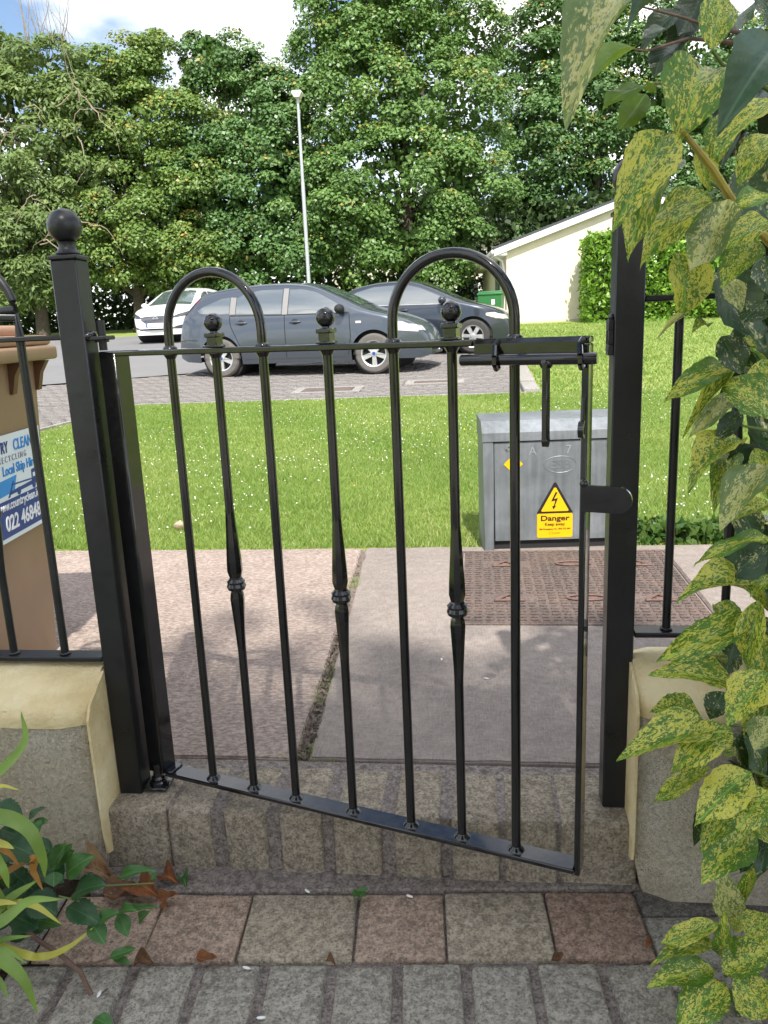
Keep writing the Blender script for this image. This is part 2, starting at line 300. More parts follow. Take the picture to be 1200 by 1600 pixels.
# ------------------------------------------------------------------ mesh helpers
class MB:
    def __init__(s): s.v = []; s.f = []
    def add(s, vs, fs):
        o = len(s.v); s.v.extend([tuple(p) for p in vs]); s.f.extend([tuple(i+o for i in q) for q in fs]); return s
    def box(s, x0, x1, y0, y1, z0, z1, bev=0.):
        if bev <= 0:
            vs = [(x, y, z) for z in (z0, z1) for y in (y0, y1) for x in (x0, x1)]
            return s.add(vs, [(0, 2, 3, 1), (4, 5, 7, 6), (0, 1, 5, 4), (1, 3, 7, 5), (3, 2, 6, 7), (2, 0, 4, 6)])
        bm = bmesh.new(); bmesh.ops.create_cube(bm, size=1)
        for q in bm.verts: q.co = Vector(((x0+x1)/2+q.co.x*(x1-x0), (y0+y1)/2+q.co.y*(y1-y0), (z0+z1)/2+q.co.z*(z1-z0)))
        bmesh.ops.bevel(bm, geom=bm.edges[:], offset=bev, segments=1 if bev < .005 else 3, affect='EDGES', profile=.5)
        return s.bm(bm)
    def bm(s, bm, M=None):
        bm.verts.index_update()
        s.add([(M @ q.co if M else q.co) for q in bm.verts], [[q.index for q in f.verts] for f in bm.faces]); bm.free(); return s
    def tube(s, pts, r, n=12, caps=True):
        pts = [Vector(p) for p in pts]; rs = r if isinstance(r, (list, tuple)) else [r]*len(pts)
        t = (pts[1]-pts[0]).normalized(); a = t.cross(Vector((0, 0, 1)))
        if a.length < .05: a = t.cross(Vector((0, 1, 0)))
        a.normalize(); vs = []; fs = []
        for i, p in enumerate(pts):
            if 0 < i < len(pts)-1: tt = (pts[i+1]-pts[i-1]).normalized()
            elif i == 0: tt = (pts[1]-pts[0]).normalized()
            else: tt = (pts[-1]-pts[-2]).normalized()
            a = (a - tt*a.dot(tt)); a = a.normalized() if a.length > 1e-6 else tt.orthogonal().normalized()
            b = tt.cross(a)
            for j in range(n):
                w = 2*math.pi*j/n; vs.append(p+(a*math.cos(w)+b*math.sin(w))*rs[i])
        for i in range(len(pts)-1):
            for j in range(n): fs.append((i*n+j, i*n+(j+1) % n, (i+1)*n+(j+1) % n, (i+1)*n+j))
        if caps: fs.append(tuple(range(n))[::-1]); fs.append(tuple((len(pts)-1)*n+j for j in range(n)))
        return s.add(vs, fs)
    def lathe(s, prof, cx=0, cy=0, cz=0, n=20, axis='z', caps=True):
        vs = []; fs = []
        for r, h in prof:
            for j in range(n):
                w = 2*math.pi*j/n; a, b = r*math.cos(w), r*math.sin(w)
                vs.append({'z': (cx+a, cy+b, cz+h), 'y': (cx+a, cy+h, cz-b), 'x': (cx+h, cy+a, cz+b)}[axis])
        for i in range(len(prof)-1):
            for j in range(n): fs.append((i*n+j, i*n+(j+1) % n, (i+1)*n+(j+1) % n, (i+1)*n+j))
        if caps: fs.append(tuple(range(n))[::-1]); fs.append(tuple((len(prof)-1)*n+j for j in range(n)))
        return s.add(vs, fs)
    def ball(s, c, r, n=20, m=12, sq=(1, 1, 1)):
        vs = []; fs = []
        for i in range(m+1):
            th = math.pi*i/m
            for j in range(n):
                w = 2*math.pi*j/n; vs.append((c[0]+sq[0]*r*math.sin(th)*math.cos(w), c[1]+sq[1]*r*math.sin(th)*math.sin(w), c[2]+sq[2]*r*math.cos(th)))
        for i in range(m):
            for j in range(n): fs.append((i*n+j, (i+1)*n+j, (i+1)*n+(j+1) % n, i*n+(j+1) % n))
        return s.add(vs, fs)
    def prism(s, poly, d0, d1, axis='y'):
        """poly in the plane across axis; extruded from d0 to d1"""
        n = len(poly)
        def P(a, b, d): return {'y': (a, d, b), 'x': (d, a, b), 'z': (a, b, d)}[axis]
        vs = [P(a, b, d0) for a, b in poly]+[P(a, b, d1) for a, b in poly]
        return s.add(vs, [tuple(range(n))[::-1], tuple(range(n, 2*n))]+[(i, (i+1) % n, n+(i+1) % n, n+i) for i in range(n)])
    def mesh(s, name, smooth=None):
        me = bpy.data.meshes.new(name); me.from_pydata(s.v, [], s.f); me.validate()
        bm = bmesh.new(); bm.from_mesh(me); bmesh.ops.remove_doubles(bm, verts=bm.verts[:], dist=1e-6); bmesh.ops.recalc_face_normals(bm, faces=bm.faces[:]); bm.to_mesh(me); bm.free()
        if smooth is not None:
            me.shade_smooth()
            me.set_sharp_from_angle(angle=rad(smooth))
        return me
    def obj(s, name, mat, parent=None, smooth=40, **k):
        me = s.mesh(name, smooth); me.materials.append(MATS[mat]); return link(name, me, parent, **k)
def link(name, me, parent=None, loc=None, rotz=None, label=None, cat=None, group=None, kind=None, M=None):
    o = bpy.data.objects.new(name, me); C.objects.link(o)
    if parent: o.parent = parent
    if loc is not None: o.location = loc
    if rotz is not None: o.rotation_euler = (0, 0, rotz)
    if M is not None: o.matrix_local = M
    for kk, vv in (('label', label), ('category', cat), ('group', group), ('kind', kind)):
        if vv: o[kk] = vv
    return o
def thing(name, label, cat, loc=(0, 0, 0), rotz=0, group=None): return link(name, None, None, loc, rotz, label, cat, group)
def np_mesh(name, verts, tris_or_quads, mat, var=None, parent=None, smooth=False, **k):
    V = np.asarray(verts, np.float32); Q = np.asarray(tris_or_quads, np.int32); nf, kf = Q.shape
    me = bpy.data.meshes.new(name); me.vertices.add(len(V)); me.vertices.foreach_set('co', V.ravel())
    me.loops.add(nf*kf); me.loops.foreach_set('vertex_index', Q.ravel()); me.polygons.add(nf)
    me.polygons.foreach_set('loop_start', np.arange(0, nf*kf, kf, dtype=np.int32)); me.polygons.foreach_set('loop_total', np.full(nf, kf, np.int32))
    if smooth: me.polygons.foreach_set('use_smooth', np.ones(nf, bool))
    if var is not None:
        a = me.attributes.new('var', 'FLOAT', 'FACE'); a.data.foreach_set('value', np.asarray(var, np.float32))
    me.update(); me.validate(); me.materials.append(MATS[mat]); return link(name, me, parent, **k)
def text_mesh(body, size, bold=0., align='CENTER', shear=0., sx=1.):
    cu = bpy.data.curves.new('lettering', 'FONT'); cu.body = body; cu.size = size; cu.align_x = align; cu.offset = bold; cu.shear = shear; cu.extrude = .0006; cu.resolution_u = 3
    o = bpy.data.objects.new('lettering', cu); C.objects.link(o); bpy.context.view_layer.update()
    me = bpy.data.meshes.new_from_object(o.evaluated_get(bpy.context.evaluated_depsgraph_get())); bpy.data.objects.remove(o)
    for q in me.vertices: q.co.x *= sx
    return me
def lettering(body, size, M, mat, parent, **k):
    me = text_mesh(body, size, **k); me.materials.clear(); me.materials.append(MATS[mat]); return link('lettering', me, parent, M=M)
rng = np.random.default_rng(7); random.seed(7)

# ------------------------------------------------------------------ terrain
def gz(Y):
    t = Y-8.5
    if Y > 32: return .05*23.5
    return .05*(t if t > 1 else (0 if t < -1 else (t+1)**2/4))
gzv = np.vectorize(gz)
def sheet(name, rows, mat, dz, nx=12, thick=0., kind='structure', **k):
    """rows of (Y, xl, xr) laid on the terrain"""
    vs = []; fs = []
    for Y, a, b in rows:
        for i in range(nx+1): vs.append((a+(b-a)*i/nx, Y, gz(Y)+dz))
    n = nx+1
    for j in range(len(rows)-1):
        for i in range(nx): fs.append((j*n+i, j*n+i+1, (j+1)*n+i+1, (j+1)*n+i))
    m = MB(); m.add(vs, fs); o = m.obj(name, mat, smooth=60); o['kind'] = kind; return o
ys = [-400, -60, -3, -.02, .01, 1.9, 5, 7.5] + [7.5+.25*i for i in range(1, 9)] + [10+i for i in range(23)] + [40, 80, 200, 700]
m = MB(); xs = [-700, -150, -40, -15, -6, -2, 0, 2, 6, 15, 40, 150, 700]; vs = []; fs = []
for Y in ys:
    for X in xs: vs.append((X, Y, (-.22 if Y < 0 else gz(Y)-.06)))
for j in range(len(ys)-1):
    for i in range(len(xs)-1): fs.append((j*13+i, j*13+i+1, (j+1)*13+i+1, (j+1)*13+i))
o = m.add(vs, fs).obj('ground', 'lawn_base', smooth=60); o['kind'] = 'structure'

# lawn
lawn_rows = [(1.865+.004*math.sin(i), -3.85, 40) for i in range(2)]
lawn_rows = [(Y, -3.85, 40) for Y in (1.868, 2.4, 3.5, 5, 6.5, 7.5, 8.0, 8.5, 8.78)]
sheet('lawn', lawn_rows, 'lawn_base', -.012, 20)
sheet('lawn', [(Y, 1.5, 40) for Y in (8.78, 9.5, 10.5, 12, 14, 16, 18, 20, 22, 24, 27)], 'lawn_base', -.012, 16)
# block paved parking bay and road
bay = lambda X: 11.45+.52*(X+6.7)
sheet('parking_bay', [(Y, -4.0-(3.2 if True else 0), 1.3) for Y in (8.86, 9.2, 9.6, 10, 11, 12, 13, 14, 15, 15.6)], 'far_paving', -.03, 16)
sheet('parking_bay', [(Y, -7.2, -3.95) for Y in (3.0, 5, 7, 8, 8.86)], 'far_paving', -.03, 8)
# road: beyond the slanted edge of the bay
vs = []; fs = []; cols = 14
for j, t in enumerate(np.linspace(0, 1, 16)):
    for i in range(cols+1):
        X = -40 + (1.25+40)*i/cols; y0 = max(bay(X), 6.0) if X > -7.2 else 6.0 + 0*X
        y0 = bay(X) if X > -7.2 else bay(-7.2)
        Y = y0+(25.5-y0)*t; vs.append((X, Y, gz(Y)+.0))
for j in range(15):
    for i in range(cols): fs.append((j*(cols+1)+i, j*(cols+1)+i+1, (j+1)*(cols+1)+i+1, (j+1)*(cols+1)+i))
m = MB(); m.add(vs, fs); o = m.obj('road', 'asphalt', smooth=60); o['kind'] = 'structure'
sheet('road', [(Y, -40, -7.2) for Y in (2.0, 5, 8, 11.15)], 'asphalt', .0, 6)
# bricks of the bay: basket rows, real blocks (too many to be picked apart)
V = []; Q = []
def flatbrick(cx, cy, lx, ly, dz):
    o = len(V); z = gz(cy)+dz
    h = .006
    for (sx, sy, zz2) in ((-1, -1, z-.03), (1, -1, z-.03), (1, 1, z-.03), (-1, 1, z-.03)): V.append((cx+sx*lx/2, cy+sy*ly/2, gz(cy+sy*ly/2)+dz-.03))
    for (sx, sy) in ((-1, -1), (1, -1), (1, 1), (-1, 1)): V.append((cx+sx*(lx/2-h), cy+sy*(ly/2-h), gz(cy+sy*ly/2)+dz))
    Q.extend([(o+4, o+5, o+6, o+7), (o, o+1, o+5, o+4), (o+1, o+2, o+6, o+5), (o+2, o+3, o+7, o+6), (o+3, o, o+4, o+7)])
Y = 8.9; r = 0
while Y < 15.5:
    X = -7.15 + (.1 if r % 2 else 0)
    while X < 1.22:
        inm = any(a < X < b and c_ < Y < d_ for a, b, c_, d_ in ((-1.9, -.85, 9.4, 10.05), (-.35, .55, 9.95, 10.45)))
        if Y < bay(X)-.1 and not inm: flatbrick(X, Y, .196, .096 if r % 3 else .196, random.uniform(-.004, .004))
        X += .2
    Y += (.1 if r % 3 else .2) if False else (.15 if r % 3 else .15); r += 1
Y = 3.4; r = 0
while Y < 8.86:
    X = -7.15 + (.1 if r % 2 else 0)
    while X < -4.1: flatbrick(X, Y, .196, .140, random.uniform(-.004, .004)); X += .2
    Y += .15; r += 1
np_mesh('block_paving', V, Q, 'drive_brick', kind='stuff')['label'] = 'weathered pink grey block paving of the parking bay'
# kerb stones on the edge of the bay
kerb = thing('kerb_edging', 'pale concrete kerb edging between parking bay and lawn', 'kerb', (0, 0, 0))
Y = 8.8
while Y < 13.9:
    b = MB(); b.box(0, .2, 0, .90, -.1, .05, .012)
    o = b.obj('kerb_stone', 'kerb_concrete', kerb, loc=(1.29, Y, gz(Y)-.002)); o.rotation_euler = (math.atan(.05) if Y > 9.4 else .02, 0, 0); Y += .915
X = -3.95
while X < 1.2:
    b = MB(); b.box(0, .9, 0, .05, -.1, .0, .006); b.obj('kerb_stone', 'kerb_concrete', kerb, loc=(X, 8.80, gz(8.8)+.004)); X += .912
Y = 3.2
while Y < 8.7:
    b = MB(); b.box(0, .05, 0, .9, -.1, .0, .006); b.obj('kerb_stone', 'kerb_concrete', kerb, loc=(-3.95, Y, .004)); Y += .912
# inspection covers in the bay
for (x0, x1, y0, y1, lab) in ((-1.86, -.9, 9.42, 10.02, 'rust red inspection cover with pale concrete surround, beside the lawn edge'), (-.32, .52, 9.98, 10.44, 'smaller reddish inspection cover in front of the dark saloon')):
    t = thing('inspection_cover', lab, 'manhole', ((x0+x1)/2, (y0+y1)/2, gz((y0+y1)/2)))
    a, b_ = (x1-x0)/2, (y1-y0)/2; sl_ = .05*2*b_
    for nm, q, mt in (('surround', [(-a, a, -b_, -b_+.1), (-a, a, b_-.1, b_), (-a, -a+.12, -b_+.1, b_-.1), (a-.12, a, -b_+.1, b_-.1)], 'kerb_concrete'), ('cover', [(-a+.13, a-.13, -b_+.11, b_-.11)], 'rusty_iron')):
        mb = MB()
        for x_0, x_1, y_0, y_1 in q: mb.box(x_0, x_1, y_0, y_1, -.04, .006)
        oo = mb.obj(nm, mt, t, smooth=None); oo.rotation_euler = (math.atan(.05), 0, 0)

# grass blades
def blades(name, n, ylo, yhi, h, w, parent=None, xfun=None, dz=-.01, lab=None):
    Y = ylo+(yhi-ylo)*rng.random(n)
    half = (Y+1.43)*.56+.5; X = .718-(Y+1.43)*.124+(rng.random(n)*2-1)*half
    keep = np.ones(n, bool)
    if xfun: keep = xfun(X, Y)
    X, Y = X[keep], Y[keep]; n = len(X); Z = gzv(Y)+dz
    clump = (np.sin(X*7.1+np.sin(Y*5.3)*2)+np.sin(Y*9.7+X*3.1))*.12
    hh = h*(.55+.7*rng.random(n)+clump); a = rng.random(n)*2*np.pi; lean = .25+.75*rng.random(n)
    ww = w*(.6+.8*rng.random(n))
    b = np.stack([X, Y, Z], 1); s = np.stack([np.cos(a), np.sin(a), 0*a], 1)*ww[:, None]/2
    a2 = rng.random(n)*2*np.pi
    tip = b+np.stack([np.cos(a2)*lean*hh, np.sin(a2)*lean*hh, hh], 1)
    V = np.concatenate([b-s, b+s, tip]); idx = np.arange(n); Q = np.stack([idx, idx+n, idx+2*n], 1)
    pat = .5+.16*np.sin(X*1.3+1)*np.sin(Y*1.1)+.12*np.sin(X*4.1+Y*2.3); var = np.clip(pat+rng.normal(0, .17, n), 0, 1)
    dry = rng.random(n) < .05+.12*np.clip(np.sin(X*.9+2)*np.sin(Y*1.7+.5)-.35, 0, 1); var[dry] = .95
    return np_mesh(name, V, Q, 'grass_blades', var, parent, kind='stuff', label=lab)
near = lambda X, Y: (X > -3.8) & ~((X > .70) & (X < 1.27) & (Y < 2.2)) & (Y > 1.885+.012*np.sin(X*9)+.01*np.sin(X*31))
far = lambda X, Y: (X > 1.52) & (Y < 23)
blades('grass', 230000, 1.87, 4.6, .024, .0055, None, near, lab='short mown lawn grass with clover between path and parking bay')
blades('grass', 200000, 4.6, 8.8, .024, .010, None, near, lab='short mown lawn grass with clover between path and parking bay')
blades('grass', 120000, 8.8, 23, .04, .024, None, far, lab='short mown lawn grass in front of the cream gable')
# clover heads
def heads(name, n, mat, r, lab, ylo=2.0, yhi=8.7):
    u = rng.random(n); Y = ylo+(yhi-ylo)*u**1.0; half = (Y+1.43)*.54+.3; X = .718-(Y+1.43)*.124+(rng.random(n)*2-1)*half
    pat = np.sin(X*1.9+.7)*np.sin(Y*1.3+1.1)+.5*np.sin(X*.8-Y*.9); keep = (X > -3.8) & (pat+rng.normal(0, .5, n) > -.1) & ~((X > .7) & (X < 1.3) & (Y < 2.25)); X, Y = X[keep], Y[keep]; n = len(X)
    oc = np.array([(1, 0, 0), (-1, 0, 0), (0, 1, 0), (0, -1, 0), (0, 0, .9), (0, 0, -.7)]); fc = np.array([(0, 2, 4), (2, 1, 4), (1, 3, 4), (3, 0, 4), (2, 0, 5), (1, 2, 5), (3, 1, 5), (0, 3, 5)])
    c0 = np.stack([X, Y, gzv(Y)+.03+.012*rng.random(n)], 1); V = (c0[:, None, :]+oc[None]*(r*(.6+.7*rng.random(n)))[:, None, None]).reshape(-1, 3)
    Q = (fc[None]+(np.arange(n)*6)[:, None, None]).reshape(-1, 3)
    np_mesh(name, V, Q, mat, kind='stuff', label=lab)
heads('clover_flowers', 2400, 'clover_white', .0058, 'small white clover heads scattered over the lawn')
heads('yellow_flowers', 40, 'flower_yellow', .010, 'few small yellow flowers scattered over the lawn')
# leafy weeds along the lawn edge
def leaf_cloud(cen, n, spread, size, elong=1.5, up=.5):
    """n loose diamond leaves about cen (array Nx3) -> verts, quads"""
    c0 = cen; n = len(c0)
    d = rng.normal(size=(n, 3)); d[:, 2] += up; d /= np.linalg.norm(d, axis=1)[:, None]
    t = rng.normal(size=(n, 3)); t -= d*(t*d).sum(1)[:, None]; t /= np.linalg.norm(t, axis=1)[:, None]; b = np.cross(d, t)
    s = size*(.6+.8*rng.random(n))[:, None]
    V = np.stack([c0-t*s*elong*.5, c0+b*s*.45, c0+t*s*elong*.5, c0-b*s*.45], 1).reshape(-1, 3)
    Q = np.arange(4*n).reshape(-1, 4); return V, Q
n = 900; X = 1.34+rng.random(n)**1.8*.55; Y = 1.9+.16*rng.random(n); hgt = .075*np.clip(1.25-(X-1.36), .3, 1)
V, Q = leaf_cloud(np.stack([X, Y, hgt*rng.random(n)], 1), n, 0, .03, 1.8, .6)
np_mesh('edge_weeds', V, Q, 'weed', rng.random(n), kind='stuff', label='leafy weeds in a fringe at the lawn edge right of the cabinet')

# ------------------------------------------------------------------ concrete path beyond the gate
path = link('path', None, None); path['kind'] = 'structure'; path['label'] = 'purplish grey concrete path slabs beyond the gate'
jx = lambda Y: .315-.057*(Y-.15)
def slab(poly, mat, z1=0., grid=True):
    mb = MB(); mb.prism(poly, -.10, z1, 'z'); me = mb.mesh('slab', None)
    bm = bmesh.new(); bm.from_mesh(me)
    bmesh.ops.bevel(bm, geom=[e for e in bm.edges if all(abs(v.co.z-z1) < 1e-5 for v in e.verts)], offset=.004, segments=2, affect='EDGES'); bm.to_mesh(me); bm.free()
    me.materials.append(MATS[mat]); me.shade_smooth(); me.set_sharp_from_angle(angle=rad(50)); link('slab', me, path)
def wob(p0, p1, n, a):
    return [((p0[0]+(p1[0]-p0[0])*i/n)+random.uniform(-a, a)*(0 < i < n), (p0[1]+(p1[1]-p0[1])*i/n)+random.uniform(-a, a)*(0 < i < n)) for i in range(n)]
slab(wob((-1.9, .152), (jx(.15)-.016, .152), 30, .003)+wob((jx(.15)-.016, .152), (jx(1.86)-.012, 1.86), 24, .004)+wob((jx(1.86)-.012, 1.86), (-1.9, 1.86), 20, .006), 'path_concrete')
slab(wob((jx(.15)+.014, .155), (2.1, .165), 30, .003)+wob((2.1, .165), (2.1, 1.87), 6, .003)+wob((2.1, 1.87), (jx(1.86)+.012, 1.86), 30, .005)+wob((jx(1.86)+.012, 1.86), (jx(.15)+.014, .155), 24, .004), 'slab_concrete', .002)
slab([(-3.8, .15), (-1.92, .15), (-1.92, 1.86), (-3.8, 1.86)], 'path_concrete')
slab([(2.12, .16), (4.2, .16), (4.2, 1.87), (2.12, 1.87)], 'slab_concrete')
mb = MB(); mb.box(-3.8, 4.2, .10, 1.86, -.12, -.008); mb.obj('path_bed', 'joint_dirt', path, smooth=None)
# joint growth: dry litter and grass tufts
n = 900; t = rng.random(n); Y = .16+1.5*t**1.3; keep = (rng.random(n) < np.where(Y < .9, .9, np.where(Y > 1.4, .2, .12)))
Y = Y[keep]; n = len(Y); X = .315-.057*(Y-.15)+rng.normal(0, .007, n)
V, Q = leaf_cloud(np.stack([X, Y, -.008+.012*rng.random(n)], 1), n, 0, .007, 3.2, .3)
np_mesh('joint_litter', V, Q, 'joint_dirt', kind='stuff', label='brown litter filling the joint between the path slabs')
def tuft(pts, n, h, lab, mat='grass_blades', w=.004, spread=.02):
    P = np.array([pts[i] for i in rng.integers(0, len(pts), n)])+np.c_[rng.normal(0, spread*.6, n), rng.normal(0, spread, n), np.zeros(n)]
    a = rng.random(n)*6.28; s = np.c_[np.cos(a), np.sin(a), 0*a]*w/2; a2 = rng.random(n)*6.28; hh = h*(.4+.8*rng.random(n)); le = hh*(.4+rng.random(n))
    tip = P+np.c_[np.cos(a2)*le, np.sin(a2)*le, hh]; V = np.concatenate([P-s, P+s, tip]); i = np.arange(n)
    np_mesh('grass_tufts', V, np.stack([i, i+n, i+2*n], 1), mat, np.clip(rng.normal(.6, .2, n), 0, 1), kind='stuff', label=lab)
tuft([(jx(y), y, -.015) for y in (.17, .19, .42, .47, .52, .58, .64, 1.36, 1.40, 1.43)], 300, .030, 'small grass tufts in the path joint', spread=.016, w=.003)
tuft([(.25, .158, -.012), (.28, .16, -.012), (.34, .158, -.012), (.38, .16, -.012)], 90, .022, 'small grass tufts in the path joint', spread=.012, w=.003)
# cast iron cover
mh = thing('manhole_cover', 'rusty cast iron chequered double cover let into the path before the cabinet', 'manhole', (.655, .98, .003))
Wm, Hm = .79, .785
mb = MB(); mb.box(0, Wm, 0, Hm/2-.003, -.03, .003, .002); mb.obj('plate', 'rusty_iron', mh); mb = MB(); mb.box(0, Wm, Hm/2+.003, Hm, -.03, .003, .002); mb.obj('plate', 'rusty_iron', mh)
fr = MB()
for q in ((-.02, -.006, -.02, Hm+.02), (Wm+.006, Wm+.02, -.02, Hm+.02), (-.006, Wm+.006, -.02, -.006), (-.006, Wm+.006, Hm+.006, Hm+.02)): fr.box(*q, -.03, .003)
fr.obj('frame', 'rusty_iron', mh, smooth=None)
badges = []
for pj in range(2):
    y0 = pj*Hm/2+.30*Hm/2 if False else pj*(Hm/2)+.215
    badges += [('tri', .16, y0), ('oval', .42, y0), ('tri', .66, y0)]
lug = MB(); ny, nx_ = 30, 22
for i in range(nx_):
    for j in range(ny):
        x = (i+.5)*Wm/nx_; y = (j+.5)*Hm/ny
        if abs(y-Hm/2) < .008: continue
        if any(abs(x-bx) < .075 and abs(y-by) < .034 for _, bx, by in badges): continue
        l_ = .0125; h_ = .0055
        if (i+j) % 2 == 0: lug.box(x-l_, x+l_, y-h_, y+h_, .003, .008)
        else: lug.box(x-l_*.8, x+l_*.8, y-h_*.8, y+h_*.8, .003, .0075)
o = lug.obj('raised_lugs', 'rusty_iron', mh, smooth=None); o['kind'] = 'stuff'
for kd, bx, by in badges:
    mb = MB()
    if kd == 'oval':
        pts = [(bx+.065*math.cos(w)*(1 if abs(math.cos(w)) < .8 else 1), by+.026*math.sin(w), .009) for w in np.linspace(0, 2*math.pi, 25)]
        mb.tube(pts, .004, 6, False); mb.box(bx-.035, bx+.035, by-.008, by+.008, .003, .0085)
    else:
        pts = [Vector((bx-.05, by-.028, .009)), Vector((bx+.05, by-.028, .009)), Vector((bx, by+.03, .009)), Vector((bx-.05, by-.028, .009))]
        for a, b_ in zip(pts[:-1], pts[1:]): mb.tube([a, b_], .0045, 6)
        mb.box(bx-.012, bx+.012, by-.016, by+.004, .003, .009)
    mb.obj('badge', 'red_iron', mh)

# ------------------------------------------------------------------ brick step and front paving
def brick_mesh(w, d, h, bev, seed, mat):
    rr = random.Random(seed); bm = bmesh.new(); bmesh.ops.create_cube(bm, size=1)
    for q in bm.verts: q.co = Vector((q.co.x*w+rr.uniform(-.002, .002), q.co.y*d+rr.uniform(-.002, .002), (q.co.z-.5)*h+(rr.uniform(-.0015, .0015) if q.co.z > 0 else 0)))
    bmesh.ops.bevel(bm, geom=bm.edges[:], offset=bev, segments=2, affect='EDGES', profile=.6)
    me = bpy.data.meshes.new('brick'); bm.to_mesh(me); bm.free(); me.materials.append(MATS[mat]); me.shade_smooth(); me.set_sharp_from_angle(angle=rad(60)); return me
step = thing('brick_step', 'grey brown brick step with mortar joints under the gate', 'step', (0, 0, 0))
px2x = lambda p: .072+(p-258)*.001267
edges = [(-.072, px2x(257)), (px2x(259), px2x(330)), (px2x(354), px2x(423)), (px2x(444), px2x(512)), (px2x(531), px2x(608)), (px2x(627), px2x(700)), (px2x(717), px2x(791)), (px2x(800), px2x(880)), (px2x(884), 1.012)]
for i, (a, b_) in enumerate(edges):
    link('brick', brick_mesh(b_-a, .172, .20, .010, i, 'step_brick'), step, loc=((a+b_)/2, .032+random.uniform(-.002, .002), random.uniform(-.002, .001)))
mb = MB(); mb.box(-.06, 1.0, -.046, .151, -.19, -.004, .003); mb.obj('mortar', 'mortar', step)
# front paving: rows turned a few degrees against the step
PR = rad(4.2); pv = link('paving', None, None, loc=(.55, -.088, -.14), rotz=PR); pv['kind'] = 'structure'; pv['label'] = 'paved front path of pink, tan and grey blocks'
mb = MB(); mb.box(-.62, .50, -.003, .075, -.05, .006, .003); mb.obj('mortar_strip', 'mortar', pv)
rowe = [(-.66, -.462), (-.458, -.290), (-.286, -.080), (-.076, .085), (.089, .279), (.283, .450)]
rowm = ['pink_paver', 'pink_paver', 'tan_paver', 'pink_paver', 'tan_paver', 'red_paver']
for i, ((a, b_), mt) in enumerate(zip(rowe, rowm)):
    link('paver', brick_mesh(b_-a, .166, .06, .006, 50+i, mt), pv, loc=((a+b_)/2, -.092, random.uniform(0, .003)))
for i, (a, b_, y0, y1, mt) in enumerate([(.455, .80, -.07, -.005, 'dark_stone'), (.455, .64, -.235, -.075, 'grey_brick'), (.645, .83, -.235, -.075, 'grey_brick')]):
    link('paver', brick_mesh(b_-a, y1-y0, .06, .006, 80+i, mt), pv, loc=((a+b_)/2, (y0+y1)/2, -.001))
for i, (a, b_) in enumerate([(-.86, -.665), (-1.06, -.865)]): link('paver', brick_mesh(b_-a, .166, .06, .006, 90+i, 'grey_brick'), pv, loc=((a+b_)/2, -.092, 0))
gm = [brick_mesh(.100, .19, .06, .009, 200+i, 'grey_brick') for i in range(6)]
for r in range(4):
    off = [0, .04, -.02, .03][r]
    for i in range(-10, 9):
        x = -.055+i*.1165+off
        if r >= 1 and x > .75: continue
        o = link('paver', gm[(i*3+r) % 6], pv, loc=(x, -.2785-r*.207, random.uniform(-.003, .001))); o.rotation_euler = (0, 0, random.uniform(-.012, .012)+(math.pi if (i+r) % 2 else 0))
mb = MB(); mb.box(-1.3, .95, -1.1, .0, -.05, -.009); mb.obj('mortar_bed', 'mortar', pv, smooth=None)
mb = MB(); mb.box(-5, 6.5, -13.0, -1.19, -.2, -.148); o = mb.obj('front_yard', 'kerb_concrete', smooth=None); o['kind'] = 'structure'
mb = MB(); mb.box(1.25, 2.6, -1.2, -.1, -.22, -.135); mb.box(-2.5, -.06, -.42, -.09, -.22, -.145); o = mb.obj('soil_bed', 'soil', smooth=None); o['kind'] = 'structure'

